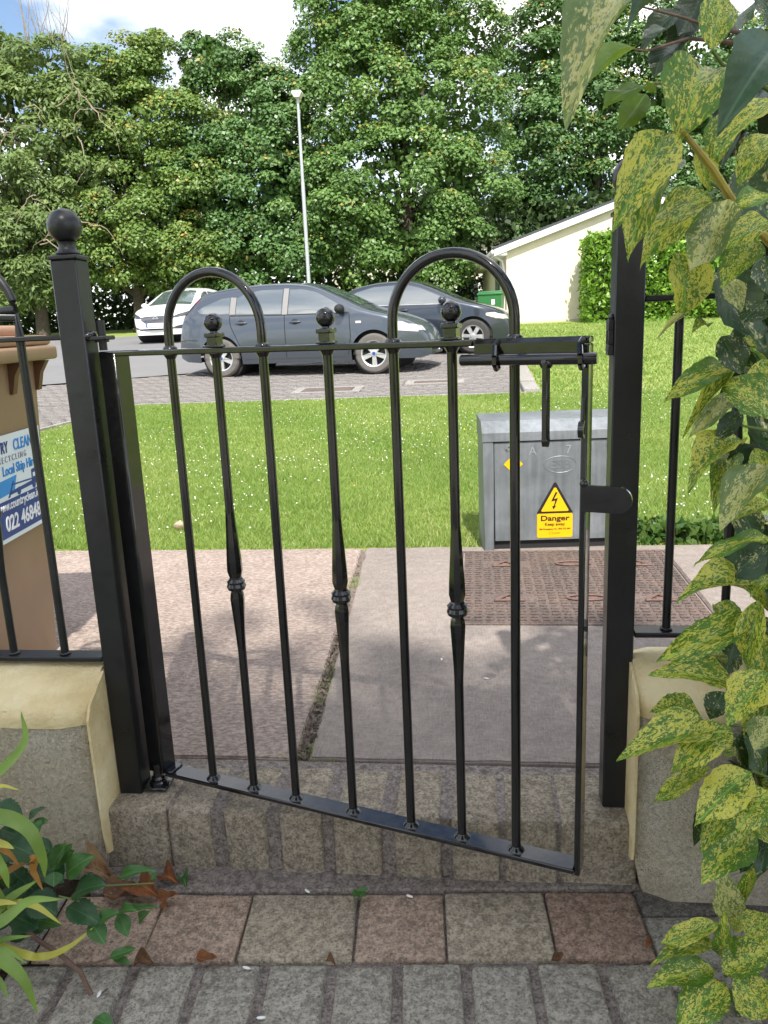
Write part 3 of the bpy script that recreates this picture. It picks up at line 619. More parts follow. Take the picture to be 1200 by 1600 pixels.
# ------------------------------------------------------------------ rendered garden walls
def dwarf_wall(label, xa, xb, zt, zf, zb, endx, flip):
    """wall along X from xa to xb; endx is the gate end"""
    t = thing('garden_wall', label, 'wall', ((xa+xb)/2, .02, zb)); ox = (xa+xb)/2
    rr = random.Random(int(abs(endx)*100)+5); n = 46
    def strip(prof, name, mat, jit):
        xs = [xa+(xb-xa)*i/n for i in range(n+1)]; vs = []; fs = []; kf = len(prof)
        # rounding toward the gate end
        for x in xs:
            de = abs(x-endx); rnd = .022; sh = 0 if de > rnd else rnd-math.sqrt(max(0, rnd*rnd-(rnd-de)**2))
            for (y, z) in prof:
                s_ = sh*(-1 if y > .02 else 1) if abs(y-.02) > .03 else 0
                low = .028*max(0, 1-(z-zb)/.14)**2*(1 if not flip else -1)
                vs.append((x-ox-(low if de < .06 else 0), y-.02+s_+rr.uniform(-jit, jit), z-zb+rr.uniform(-jit, jit)))
        for i in range(n):
            for j in range(kf-1): fs.append((i*kf+j, i*kf+j+1, (i+1)*kf+j+1, (i+1)*kf+j))
        fs.append(tuple(range(kf))); fs.append(tuple(range(n*kf, (n+1)*kf)))
        m_ = MB(); m_.add(vs, fs); m_.obj(name, mat, t, smooth=55)
    yf, yb = -.088, .125
    zs = list(np.linspace(zb, zf-.003, 12)); zs2 = zs[::-1]
    strip([(yf+.004, z) for z in zs]+[(yb-.004, z) for z in zs2], 'render', 'render_rough', .0022)
    cap = [(yf, zf-.035), (yf-.001, zf-.02), (yf+.002, zf-.004), (yf+.012, zf+.010), (-.03, zf+.034), (.0, zt-.004), (.02, zt), (.05, zt-.003), (.10, zt-.02), (yb, zt-.05), (yb, zf-.03)]
    strip(cap, 'cap', 'render_cream', .001)
    # smooth reveal band on the gate end
    mb = MB(); xe = endx+(.001 if not flip else -.001); w = .005*(1 if not flip else -1)
    ring = [(yf+.012, zb+.10), (yf+.006, zb+.16), (yf+.004, zf-.02), (yf+.02, zf+.008), (.0, zt-.008), (.05, zt-.01), (.05, zb+.05)]
    vs = [(xe-ox, y-.02, z-zb) for y, z in ring]+[(xe+w-ox, y-.02, z-zb) for y, z in ring]; k_ = len(ring)
    mb.add(vs, [tuple(range(k_)), tuple(range(k_, 2*k_))]+[(i, (i+1) % k_, k_+(i+1) % k_, k_+i) for i in range(k_)])
    mb.obj('reveal', 'render_cream', t, smooth=30)
    return t
dwarf_wall('cream rendered garden wall ending at the ball topped post', -2.6, -.056, .288, .232, -.19, -.056, False)
dwarf_wall('cream rendered garden wall behind the variegated shrub', .999, 3.2, .318, .268, -.16, .999, True)

# ------------------------------------------------------------------ gate posts
def ball_top(parent, x, y, z, r, mat, neck=True):
    mb = MB(); mb.lathe([(.021, 0), (.0225, .004), (.019, .008), (.016, .013), (.0145, .018), (.017, .024)], x, y, z, 24)
    prof = [(max(.0006, r*math.sin(a)), .021+r-r*math.cos(a)) for a in np.linspace(.35, math.pi, 18)]
    mb.lathe(prof, x, y, z, 28); return mb.obj('ball_finial', mat, parent, smooth=50)
lp = thing('gate_post', 'square black steel gate post with ball finial on the hinge side', 'gate post', (-.025, .025, -.01), group=None)
mb = MB(); mb.box(-.025, .025, -.025, .025, 0, 1.094, .0025); mb.obj('shaft', 'old_black', lp)
mb = MB(); mb.box(-.0275, .0275, -.0275, .0275, 1.094, 1.102, .002); mb.obj('cap', 'old_black', lp)
ball_top(lp, 0, 0, 1.102, .0305, 'old_black')
mb = MB(); mb.box(.026, .062, -.022, .022, .949, .957, .002); mb.lathe([(.013, 0), (.013, .012)], .045, 0, .945, 14); mb.obj('hinge_plate', 'old_black', lp)
mb = MB(); mb.ball((.027, -.018, .957), .008, 10, 6); mb.ball((.029, -.010, .958), .007, 10, 6); mb.ball((.028, 0, .959), .008, 10, 6); mb.obj('weld', 'gloss_black', lp)
mb = MB(); mb.tube([(.046, 0, .93), (.046, 0, .985)], .0075, 12); mb.obj('hinge_pin', 'old_black', lp)
mb = MB(); mb.box(.026, .078, -.024, .024, .014, .022, .002); mb.obj('pivot_plate', 'gloss_black', lp)
mb = MB(); mb.lathe([(.019, 0), (.019, .004), (.012, .008), (.015, .012), (.010, .016), (.009, .026), (.009, .045)], .052, .002, .022, 18); mb.obj('pivot', 'gloss_black', lp)
rp = thing('gate_post', 'square black steel gate post beside the variegated shrub on the latch side', 'gate post', (.975, .025, .0))
mb = MB(); mb.box(-.025, .025, -.025, .025, 0, 1.108, .0025); mb.obj('shaft', 'old_black', rp)
mb = MB(); mb.box(-.0275, .0275, -.0275, .0275, 1.108, 1.116, .002); mb.obj('cap', 'old_black', rp)
ball_top(rp, 0, 0, 1.116, .0305, 'old_black')
# latch keeper: pierced plate on the inner face
mb = MB(); zk = .908
for (z0, z1, y0, y1) in ((zk-.030, zk-.012, -.024, .006), (zk+.012, zk+.030, -.024, .006), (zk-.012, zk+.012, -.024, -.014), (zk-.012, zk+.012, -.003, .006)): mb.box(-.034, -.0255, y0, y1, z0, z1, .001)
mb.obj('latch_keeper', 'old_black', rp)
mb = MB(); mb.box(-.031, -.0255, -.0225, .004, zk+.030, zk+.036, .001); mb.ball((-.028, -.012, zk+.034), .006, 8, 6); mb.obj('weld', 'gloss_black', rp)

# ------------------------------------------------------------------ fence panels on the walls
def fence(label, xa, xb, zt, zb_, bars, loc, hoops=(), knuckles=()):
    t = thing('railing_panel', label, 'railing', loc)
    mb = MB(); mb.box(xa, xb, -.014, .014, zt-.010, zt, .002); mb.obj('top_rail', 'old_black', t)
    mb = MB(); mb.box(xa, xb, -.02, .02, zb_-.010, zb_, .002); mb.obj('bottom_rail', 'old_black', t)
    for i, x in enumerate(bars):
        mb = MB(); mb.tube([(x, 0, zb_), (x, 0, zt-.010)], .008, 12)
        b = mb.obj('bar', 'old_black', t)
        if i in knuckles: knuckle(b, x, 0, (zt+zb_)/2-.02, 'old_black')
        mb = MB(); mb.ball((x, 0, zb_+.002), .012, 10, 6, (1, 1, .35)); mb.obj('weld', 'old_black', b)
    for a, b_ in hoops:
        c0 = (a+b_)/2; R = abs(b_-a)/2; hs = .035
        pts = [(a, 0, zt), (a, 0, zt+hs)]+[(c0-R*math.cos(w), 0, zt+hs+R*math.sin(w)) for w in np.linspace(.12, math.pi-.12, 20)]+[(b_, 0, zt+hs), (b_, 0, zt)]
        mb = MB(); mb.tube(pts, .008, 12); mb.obj('hoop', 'old_black', t)
    return t
def knuckle(parent, x, y, z, mat):
    mb = MB()
    prof = [(.0081, -.135), (.0095, -.10), (.0125, -.05), (.0138, -.028), (.0125, -.018), (.0105, -.013)]
    mb.lathe(prof, x, y, z, 8, caps=False)
    mb.lathe([(.0105, -.013), (.0165, -.009), (.0185, -.003), (.0165, .003), (.0175, .007), (.0125, .012)], x, y, z, 18, caps=False)
    mb.lathe([(.0125, .012), (.0115, .015), (.0150, .028), (.0142, .05), (.011, .10), (.0081, .150)], x, y, z, 8, caps=False)
    mb.obj('knuckle', mat, parent, smooth=30)
fence('black steel railing panel with hoop tops on the wall by the brown wheelie bin', -2.3, -.0525, .952, .307, [-.142, -.255, -.37, -.48, -.59, -.70, -.82, -.93, -1.04], (0, .025, 0), [(-.142, -.37), (-.48, -.70), (-.82, -1.04)], (1, 4, 7))
fence('black steel railing panel behind the variegated shrub leaves', 1.002, 2.8, .975, .366, [1.063, 1.167, 1.275, 1.39, 1.5, 1.61, 1.72], (0, .025, 0), [(1.275, 1.5)], (1, 4))
o = bpy.data.objects

# ------------------------------------------------------------------ the gate
GA = .3075
g = thing('garden_gate', 'glossy black steel garden gate with two hoops and ball tops standing ajar', 'gate', (.043, .022, 0), -GA)
ZT, ZB, GL = .918, .038, .874
mb = MB(); mb.box(-.041, 0, 0, .041, .032, ZT-.002, .003); mb.obj('hinge_stile', 'gloss_black', g)
mb = MB(); mb.box(-.041, .700, .001, .040, ZT-.010, ZT, .002); mb.box(.70, GL, .001, .040, ZT-.010, ZT, .002); mb.obj('top_rail', 'gloss_black', g)
mb = MB(); mb.box(.001, GL-.0105, .0, .040, ZB-.010, ZB, .002); mb.obj('bottom_rail', 'gloss_black', g)
mb = MB(); mb.box(GL-.010, GL, .0005, .0395, ZB-.011, ZT-.0105, .002); mb.obj('latch_stile', 'gloss_black', g)
mb = MB(); mb.box(.0005, .02, .001, .039, ZB, ZB+.004, .0015); mb.obj('weld', 'gloss_black', g)
BX = [.114, .2145, .3135, .440, .5605, .660, .760]
for i, x in enumerate(BX):
    mb = MB(); mb.tube([(x, .02, ZB), (x, .02, ZT-.010)], .0082, 14); b = mb.obj('bar', 'gloss_black', g)
    mb = MB(); mb.lathe([(.0150, 0), (.0135, .003), (.0095, .006), (.0084, .008)], x, .02, ZB, 12); mb.obj('weld', 'gloss_black', b)
    mb = MB(); mb.lathe([(.0084, -.018), (.012, -.012), (.0135, -.0101)], x, .02, ZT, 12); mb.obj('weld', 'gloss_black', b)
    if i in (1, 3, 5):
        knuckle(b, x, .02, .474, 'gloss_black')
        f_ = MB(); f_.box(x-.0105, x+.0105, .0095, .0305, ZT, ZT+.024, .001); fo = f_.obj('finial', 'gloss_black', g)
        f_ = MB(); f_.box(x-.0135, x+.0135, .0065, .0335, ZT+.018, ZT+.026, .0015); f_.obj('collar', 'gloss_black', fo)
        f_ = MB(); f_.box(x-.014, x+.014, .006, .034, ZT+.0003, ZT+.005, .0015); f_.obj('collar', 'gloss_black', fo)
        f_ = MB(); r_ = .0165; f_.lathe([(.008, .024), (.007, .029)]+[(max(.0005, r_*math.sin(a)), .027+r_-r_*math.cos(a)) for a in np.linspace(.45, math.pi, 14)], x, .02, ZT, 22); f_.obj('ball', 'gloss_black', fo)
for a, b_ in ((0, 2), (4, 6)):
    xa, xb = BX[a], BX[b_]; R = (xb-xa)/2; c0 = (xa+xb)/2; hs = .030
    pts = [(xa, .02, ZT), (xa, .02, ZT+hs*.6)]+[(c0-R*math.cos(w), .02, ZT+hs+R*math.sin(w)) for w in np.linspace(.0, math.pi, 26)]+[(xb, .02, ZT+hs*.6), (xb, .02, ZT)]
    mb = MB(); mb.tube(pts, .0085, 16); h_ = mb.obj('hoop', 'gloss_black', g)
    for x in (xa, xb):
        mb = MB(); mb.lathe([(.0135, 0), (.0125, .003), (.009, .006)], x, .02, ZT, 12); mb.obj('weld', 'gloss_black', h_)
# slide bolt
bt = MB(); bt.add([(.706, -.001, ZT+.001), (GL-.004, -.001, ZT+.001), (GL-.004, -.010, ZT-.006), (.706, -.010, ZT-.006), (.706, -.010, ZT-.034), (GL-.004, -.010, ZT-.034), (GL-.004, -.001, ZT-.034), (.706, -.001, ZT-.034)],
    [(0, 1, 2, 3), (3, 2, 5, 4), (4, 5, 6, 7), (0, 3, 4, 7), (1, 6, 5, 2), (0, 7, 6, 1)]); plate = bt.obj('bolt_plate', 'gloss_black', g, smooth=20)
zb2 = .889; yb2 = -.021
mb = MB(); mb.tube([(.688, yb2, zb2), (.690, yb2, zb2), (.886, yb2, zb2-.001), (.890, yb2, zb2-.001)], [.0075, .0085, .0085, .0075], 16); bolt = mb.obj('bolt', 'gloss_black', g)
mb = MB(); mb.box(.8135, .8215, yb2-.010, yb2+.010, .7705, zb2-.006, .0012); hd = mb.obj('handle', 'gloss_black', bolt)
mb = MB(); mb.lathe([(.010, -.004), (.010, .004)], .8175, yb2, .7705, 18, 'x'); mb.obj('handle_end', 'gloss_black', bolt)
mb = MB(); mb.lathe([(.0045, -.0046), (.0045, .0046)], .8175, yb2, .776, 14, 'x'); mb.obj('handle_hole', 'rubber', bolt)
mb = MB(); mb.ball((.8175, yb2, zb2-.006), .0105, 12, 8); mb.obj('weld', 'gloss_black', bolt)
for x in (.744, .868):
    mb = MB(); vs = []
    pts = [(x, -.009, ZT-.002), (x-.004, -.016, ZT-.010), (x, yb2-.0115, zb2+.004), (x, yb2-.011, zb2-.007), (x, yb2-.003, zb2-.0135), (x, yb2+.008, zb2-.012)]
    for a, b_ in zip(pts[:-1], pts[1:]): mb.tube([a, b_], .0042, 8)
    mb.obj('bolt_guide', 'gloss_black', g)
mb = MB(); zz_ = .786
mb.lathe([(.013, -.004), (.013, .004)], GL-.006, -.011, zz_, 18, 'x'); mb.box(GL-.010, GL-.002, -.020, .0, zz_, zz_+.012, .001); mb.tube([(GL-.006, -.004, zz_+.012), (GL-.006, .0, zz_+.045)], .004, 8); eye = mb.obj('padlock_eye', 'gloss_black', g)
mb = MB(); mb.lathe([(.0055, -.0046), (.0055, .0046)], GL-.006, -.012, zz_-.002, 14, 'x'); mb.obj('eye_hole', 'rubber', eye)
poly = [(GL-.006, .662), (GL+.047, .662)]+[(GL+.047+.020*math.sin(w), .682-.020*math.cos(w)) for w in np.linspace(.1, math.pi-.1, 12)]+[(GL+.047, .702), (GL-.006, .702)]
mb = MB(); mb.prism(poly, -.0075, -.0005, 'y'); mb.obj('stop_plate', 'gloss_black', g, smooth=30)
mb = MB(); mb.ball((GL-.003, -.003, .704), .007, 10, 6); mb.obj('weld', 'gloss_black', g)

# ------------------------------------------------------------------ utility cabinet
cb = thing('utility_cabinet', 'galvanised grey electricity cabinet with yellow danger sticker at the lawn edge', 'cabinet', (.735, 1.80, -.01), rad(4.5))
w, h, d_ = .585, .556, .27
mb = MB(); mb.box(0, .042, 0, d_, 0, h-.075, .003); mb.obj('side_panel', 'galvanised', cb); mb = MB(); mb.box(w-.042, w, 0, d_, 0, h-.075, .003); mb.obj('side_panel', 'galvanised', cb)
mb = MB(); mb.box(.043, w-.043, .03, d_, .04, h-.075, .002); mb.obj('body', 'galvanised', cb)
mb = MB(); mb.prism([(-.004, h-.085), (-.004, h-.050), (.055, h-.008), (d_+.004, h), (d_+.004, h-.085)], -.004, w+.004, 'x'); mb.obj('lid', 'galvanised', cb, smooth=20)
mb = MB(); mb.box(.045, w-.045, .004, .024, .05, h-.090, .002); dr = mb.obj('door', 'galvanised', cb)
mb = MB(); mb.box(.043, w-.043, .02, .05, .0, .045); mb.obj('recess', 'rubber', cb, smooth=None)
mb = MB(); mb.box(.043, w-.043, -.005, .02, .0, .010, .001); mb.obj('sill', 'galvanised', cb)
for x in (.10, w-.075):
    mb = MB(); mb.lathe([(.013, 0), (.012, -.003)], x, .004, h-.115, 18, 'y'); lk = mb.obj('lock', 'galvanised', dr)
    for q in (-.005, .005):
        mb = MB(); mb.lathe([(.0025, 0), (.0025, -.0045)], x+q, .004, h-.115+q, 8, 'y'); mb.obj('lock_hole', 'print_black', lk)
FR = Matrix(((1, 0, 0, 0), (0, 0, -1, 0), (0, 1, 0, 0), (0, 0, 0, 1)))      # text plane -> facing -Y
def fr(x, y, z): return Matrix.Translation((x, y, z)) @ FR
sx = .292
mb = MB(); mb.prism([(sx-.073, .06+.005), (sx-.068, .06), (sx+.068, .06), (sx+.073, .065), (sx+.073, .158), (sx+.068, .163), (sx-.068, .163), (sx-.073, .158)], .002, .0036, 'y'); st = mb.obj('danger_sticker', 'sign_yellow', cb, smooth=None)
def tri(s, o_): return [(sx-s*.5, .1665+o_), (sx-s*.5+.003, .163+o_), (sx+s*.5-.003, .163+o_), (sx+s*.5, .1665+o_), (sx+.004, .163+o_+s*.885), (sx-.004, .163+o_+s*.885)]
mb = MB(); mb.prism(tri(.146, .001), .0018, .0036, 'y'); mb.obj('triangle_border', 'print_black', st, smooth=None)
mb = MB(); mb.prism(tri(.112, .0095), .0012, .002, 'y'); mb.obj('triangle_field', 'sign_yellow', st, smooth=None)
mb = MB(); zc = .172
mb.prism([(sx+.002, zc+.082), (sx-.016, zc+.042), (sx+.001, zc+.046), (sx-.006, zc+.020), (sx-.001, zc+.0205), (sx+.012, zc+.057), (sx-.004, zc+.052), (sx+.010, zc+.080)], .0006, .0016, 'y')
mb.prism([(sx-.012, zc+.022), (sx+.005, zc+.024), (sx-.006, zc+.008)], .0006, .0016, 'y'); mb.obj('lightning_bolt', 'print_black', st, smooth=None)
lettering('Danger', .031, fr(sx, .0018, .133), 'print_black', st, bold=.0008, sx=1.28)
lettering('Keep away', .0185, fr(sx, .0018, .1115), 'print_black', st, bold=.0003, sx=1.02)
lettering('ESB Emergency No: 1850 372 999', .0092, fr(sx, .0018, .094), 'print_black', st, bold=.00015)
mb = MB()
for a, b_, e, f_ in ((-.022, -.008, .0745, .0755), (-.022, -.008, .0835, .0845), (-.0225, -.0215, .0755, .0835), (-.0085, -.0075, .0755, .0835)): mb.box(sx+a, sx+b_, .0018, .0028, e, f_)
mb.obj('logo_box', 'print_black', st, smooth=None)
lettering('networks', .0068, fr(sx+.008, .0018, .0775), 'print_black', st)
mb = MB(); mb.prism([(.083, .375), (.122, .336), (.161, .375), (.122, .414)], .002, .0036, 'y'); mb.obj('diamond_sticker', 'sign_yellow', cb, smooth=None)
lettering('A', .05, fr(.20, .0026, .410), 'worn_mark', dr); lettering('7', .05, fr(.345, .0026, .412), 'worn_mark', dr)
lettering('ESB', .05, fr(.312, .0034, .352), 'galvanised', dr, sx=1.15)
mb = MB(); pts = [(.312+.066*math.cos(a), .0035, .368+.034*math.sin(a)) for a in np.linspace(0, 2*math.pi, 33)]; mb.tube(pts, .0012, 6, False); mb.obj('embossed_ring', 'galvanised', dr)

# ------------------------------------------------------------------ brown wheelie bin with poster
BR = rad(6.0)
bn = thing('wheelie_bin', 'brown wheelie bin with skip hire poster behind the railing', 'wheelie bin', (-.565, .825, .0), BR)
# local: right side face at x=0 (tapered), far corner y=0, bin runs to -y
def binbody(mb, hb, x0t, x1t, y0t, y1t, tap, z0):
    vs = [(x0t+tap, y0t+tap, z0), (x1t-tap, y0t+tap, z0), (x1t-tap, y1t-tap, z0), (x0t+tap, y1t-tap, z0), (x0t, y0t, hb), (x1t, y0t, hb), (x1t, y1t, hb), (x0t, y1t, hb)]
    mb.add(vs, [(3, 2, 1, 0), (4, 5, 6, 7), (0, 1, 5, 4), (1, 2, 6, 5), (2, 3, 7, 6), (3, 0, 4, 7)])
bm_ = MB(); binbody(bm_, .90, -.56, 0, -.56, 0, .04, .004); bmm = bm_.mesh('body', None); bm2 = bmesh.new(); bm2.from_mesh(bmm); bmesh.ops.bevel(bm2, geom=[e for e in bm2.edges if abs(e.verts[0].co.z-e.verts[1].co.z) > .3], offset=.03, segments=4, affect='EDGES'); bm2.to_mesh(bmm); bm2.free(); bmm.materials.append(MATS['bin_brown']); bmm.shade_smooth(); bmm.set_sharp_from_angle(angle=rad(40)); link('body', bmm, bn)
mb = MB(); mb.box(-.60, .04, -.60, .045, .885, .925, .010); mb.obj('rim', 'bin_brown', bn)
for y in (-.03, -.19, -.37, -.55):
    mb = MB(); mb.prism([(-.012, .80), (.004, .80), (.016, .85), (.037, .884), (-.004, .884)], y-.012, y+.012, 'y'); mb.obj('rim_bracket', 'bin_dark', bn, smooth=None)
mb = MB(); mb.box(-.60, .03, -.60, .035, .926, .955, .012); mb.box(-.56, -.03, -.56, -.02, .950, .985, .015); ld = mb.obj('lid', 'bin_lid', bn)
mb = MB(); mb.box(-.42, -.14, -.40, -.10, .984, 1.02, .012); mb.obj('lid_ridge', 'bin_lid', ld)
for y in (-.50,):
    for x in (-.50, -.10):
        mb = MB(); mb.lathe([(.06, -.02), (.1, -.02), (.1, .02), (.06, .02)], x, y, .10, 20, 'x'); mb.obj('wheel', 'rubber', bn)
# poster on the right-hand side face; plane leans with the taper
slope = math.atan(.04/.896)
PM = Matrix.Translation((-.018, -.030, .40)) @ Matrix.Rotation(slope, 4, 'Y') @ Matrix(((0, 0, 1, 0), (-0, 0, 0, 0), (0, 1, 0, 0), (0, 0, 0, 1)))
PM = Matrix.Translation((-.0195, -.066, .415)) @ Matrix.Rotation(slope, 4, 'Y') @ Matrix(((0, 0, 1, 0), (1, 0, 0, 0), (0, 1, 0, 0), (0, 0, 0, 1)))
poster = link('poster', None, bn, M=PM)
# poster local: x to the right (far edge at x=0, so everything lies at x<0), y up, z out
def flat(poly, z0, z1, mat, nm): m_ = MB(); m_.prism(poly, z0, z1, 'z'); return m_.obj(nm, mat, poster, smooth=None)
PWd, PH = .42, .285
flat([(-PWd, 0), (0, 0), (0, PH), (-PWd, PH)], .003, .006, 'sign_white', 'sheet')
flat([(-PWd, .012), (-.002, .012), (-.002, .112), (-PWd, .112)], .0062, .0066, 'sign_navy', 'blue_band')
tm = lambda x, y: Matrix.Translation((x, y, .0072))
lettering('COUNTRY', .043, tm(-0.199, .238), 'sign_navy', poster, bold=.0006, align='RIGHT', sx=.78)
lettering('CLEAN', .043, tm(-0.052, .238), 'sign_blue', poster, bold=.0006, align='RIGHT', sx=.86)
lettering('R E C Y C L I N G', .024, tm(-0.095, .212), 'sign_grey', poster, align='RIGHT', sx=.9)
lettering('Local Skip Hire', .037, tm(-0.042, .178), 'sign_blue', poster, bold=.0007, align='RIGHT', sx=.88)
lettering('www.countryclean.ie', .034, tm(-0.040, .086), 'print_white', poster, bold=.0006, align='RIGHT', sx=.86)
lettering('022 46848', .058, tm(-0.040, .029), 'print_white', poster, bold=.0012, align='RIGHT', sx=.86)
flat([(-.31, .165), (-.165, .170), (-.185, .128), (-.28, .124)], .0062, .0066, 'sign_blue', 'skip_picture')
for poly in ([(-.21, .122), (-.05, .126), (-.05, .138), (-.21, .131)], [(-.075, .136), (-.035, .137), (-.037, .160), (-.052, .170), (-.075, .168)], [(-.20, .146), (-.075, .140), (-.075, .144), (-.20, .150)], [(-.225, .116), (-.19, .158), (-.184, .156), (-.214, .116)]): flat(poly, .0062, .0068, 'sign_navy', 'truck_picture')
for x in (-.16, -.065): flat([(x+.011*math.cos(a), .124+.011*math.sin(a)) for a in np.linspace(0, 6.28, 15)[:-1]], .0068, .0072, 'sign_navy', 'truck_picture')
flat([(-.068, .146), (-.043, .147), (-.045, .158), (-.068, .158)], .0068, .0071, 'sign_white', 'truck_picture')

# ------------------------------------------------------------------ cars
def chain(pts):
    P = np.array(pts, float); return lambda x: float(np.interp(x, P[:, 0], P[:, 1]))
def dense(pts, n):
    P = np.array(pts, float); d = np.r_[0, np.cumsum(np.linalg.norm(np.diff(P, axis=0), axis=1))]; t = np.linspace(0, d[-1], n)
    # smooth the chain with a short box filter
    X = np.interp(t, d, P[:, 0]); Z = np.interp(t, d, P[:, 1]); kx = np.ones(5)/5
    X[2:-2] = np.convolve(X, kx, 'valid'); Z[2:-2] = np.convolve(Z, kx, 'valid'); return np.c_[X, Z]
def car(spec, name, label, loc, rotz, group='parked cars', slope=0.):
    t = thing(name, label, 'car', loc, rotz, group)
    top = dense(spec['top'], 90); x0, x1 = top[0, 0], top[-1, 0]; Wd = spec['W']/2; belt = spec['belt']; wr = spec['wr']; wx = spec['wx']
    bot = chain(spec['bot'])
    def bottom(x):
        z = bot(x)
        for c_ in wx:
            ar = wr+.055
            if abs(x-c_) < ar: z = max(z, wr+math.sqrt(ar*ar-(x-c_)**2))
        return z
    L0, L1 = x0+spec.get('rt', .55), x1-spec.get('ft', .75)
    def half(x, z):
        h = Wd*(1-.055*((z-.58)/.45)**2) if z < belt else Wd*(1-.055*((belt-.58)/.45)**2)-.40*(z-belt)-.18*max(0, z-belt)**2
        h += .018*math.exp(-((z-(wr+.12))/.2)**2)*max(math.exp(-((x-wx[0])/.42)**4), math.exp(-((x-wx[1])/.42)**4))
        if x > L1: h -= spec.get('fk', .34)*((x-L1)/(x1-L1))**2.3
        if x < L0: h -= spec.get('rk', .20)*((L0-x)/(L0-x0))**2.2
        return h
    xsmall = set(np.round(top[:, 0], 4))
    for c_ in wx:
        for a in np.linspace(0, math.pi, 25): xsmall.add(round(c_+(wr+.055)*math.cos(a)*.9999, 4))
    xs = sorted(x for x in xsmall if x0 <= x <= x1)
    tz = lambda x: float(np.interp(x, top[:, 0], top[:, 1])); R = .07
    ts = [0, .12, .25, .38, .5, .6, .68, .76, .83, .88, .92, .95, .975, .99, 1]
    vs = []; fs = []; K = len(ts); rows = []
    for x in xs:
        zt, zb = tz(x), min(bottom(x), tz(x)-.02); row = []
        for q in ts:
            z = zb+(zt-zb)*q; y = half(x, z); d = zt-z
            if d < R: y -= R-math.sqrt(max(0, R*R-(R-d)**2))
            row.append((x, max(y, .05), z))
        rows.append(row)
    NY = 10
    mb = MB(); V = []; Fc = []
    def grid(rws):
        o_ = len(V); n_ = len(rws[0])
        for r in rws: V.extend(r)
        for i in range(len(rws)-1):
            for j in range(n_-1): Fc.append((o_+i*n_+j, o_+i*n_+j+1, o_+(i+1)*n_+j+1, o_+(i+1)*n_+j))
    grid(rows); grid([[(x, -y, z) for x, y, z in r] for r in rows])
    strip = []
    for r in rows:
        x, y, z = r[-1]; dxx = .01; s_ = (tz(min(x1, x+dxx))-tz(max(x0, x-dxx))); nx_ = -s_; nz_ = 2*dxx; l_ = math.hypot(nx_, nz_); nx_, nz_ = nx_/l_, nz_/l_
        steep = abs(nx_); cr_ = .035+.05*steep
        strip.append([(x+nx_*cr_*(1-u*u), y*u, z+nz_*cr_*(1-u*u)*.8) for u in np.linspace(-1, 1, NY)])
    grid(strip)
    for e in (rows[0], rows[-1]): grid([[(p[0], p[1]*u, p[2]) for p in e] for u in np.linspace(-1, 1, 5)])
    # underside
    grid([[(r[0][0], r[0][1]*u, min(r[0][2], .3)+.01) for u in (-1, 1)] for r in rows])
    mb.add(V, Fc); body = mb.obj('body', spec['paint'], t, smooth=38)
    bvh = BVHTree.FromPolygons([Vector(p) for p in V], Fc)
    def cast(axis, a, b):
        if axis in ('L', 'R'):
            s = 1 if axis == 'L' else -1; h = bvh.ray_cast(Vector((a, 3*s, b)), Vector((0, -s, 0)))
        elif axis in ('F', 'B'):
            s = 1 if axis == 'F' else -1; h = bvh.ray_cast(Vector((5*s, a, b)), Vector((-s, 0, 0)))
        else: h = bvh.ray_cast(Vector((a, b, 4)), Vector((0, 0, -1)))
        return (h[0], h[1]) if h[0] is not None else (None, None)
    AX = {'L': Vector((0, 1, 0)), 'R': Vector((0, -1, 0)), 'F': Vector((1, 0, 0)), 'B': Vector((-1, 0, 0)), 'T': Vector((0, 0, 1))}
    def patch(nm, axis, lo, hi, mat, off=.006, nu=24, nv=8, parent=t):
        lo_, hi_ = chain(lo), chain(hi); u0, u1 = lo[0][0], lo[-1][0]; vs = []; fs = []; last = None
        for i in range(nu+1):
            u = u0+(u1-u0)*i/nu; a, b = lo_(u), hi_(u)
            for j in range(nv+1):
                v = a+(b-a)*j/nv; p, n_ = cast(axis, u, v)
                if p is None: p = last if last is not None else Vector((0, 0, 0))
                last = p; vs.append(p+AX[axis]*off)
        n_ = nv+1
        for i in range(nu):
            for j in range(nv): fs.append((i*n_+j, i*n_+j+1, (i+1)*n_+j+1, (i+1)*n_+j))
        m_ = MB(); m_.add(vs, fs); return m_.obj(nm, mat, parent, smooth=60)
    for nm, axes, lo, hi, mat, off in spec['patches']:
        for ax in axes: patch(nm, ax, lo, hi, mat, off)
    def gap(ax, pts, w=.006, mat='rubber', nm='door_gap', off=.003):
        P = dense(pts, 24); vs = []; fs = []
        for i, (x, z) in enumerate(P):
            d = P[min(i+1, 23)]-P[max(i-1, 0)]; d = d/np.linalg.norm(d); nn = np.array([-d[1], d[0]])*w
            for q in (-1, 1):
                p, _ = cast(ax, x+nn[0]*q, z+nn[1]*q); vs.append((p if p is not None else Vector((x, 0, z)))+AX[ax]*off)
        for i in range(23): fs.append((2*i, 2*i+1, 2*i+3, 2*i+2))
        m_ = MB(); m_.add(vs, fs); return m_.obj(nm, mat, t, smooth=60)
    for ax, pts, w_, mat, nm in spec['lines']:
        for a in ax: gap(a, pts, w_, mat, nm)
    for ax in spec.get('handles_on', 'LR'):
        for hx, hz in spec['handles']:
            p, _ = cast(ax, hx, hz); s = AX[ax].y; m_ = MB(); m_.ball((hx, p.y+s*.012, hz+.005), .5, 14, 8, (.21, .045, .045)); m_.obj('door_handle', spec['paint'], t)
            m_ = MB(); m_.ball((hx, p.y+s*.001, hz+.008), .5, 14, 8, (.13, .02, .09)); m_.obj('handle_recess', 'rubber', t)
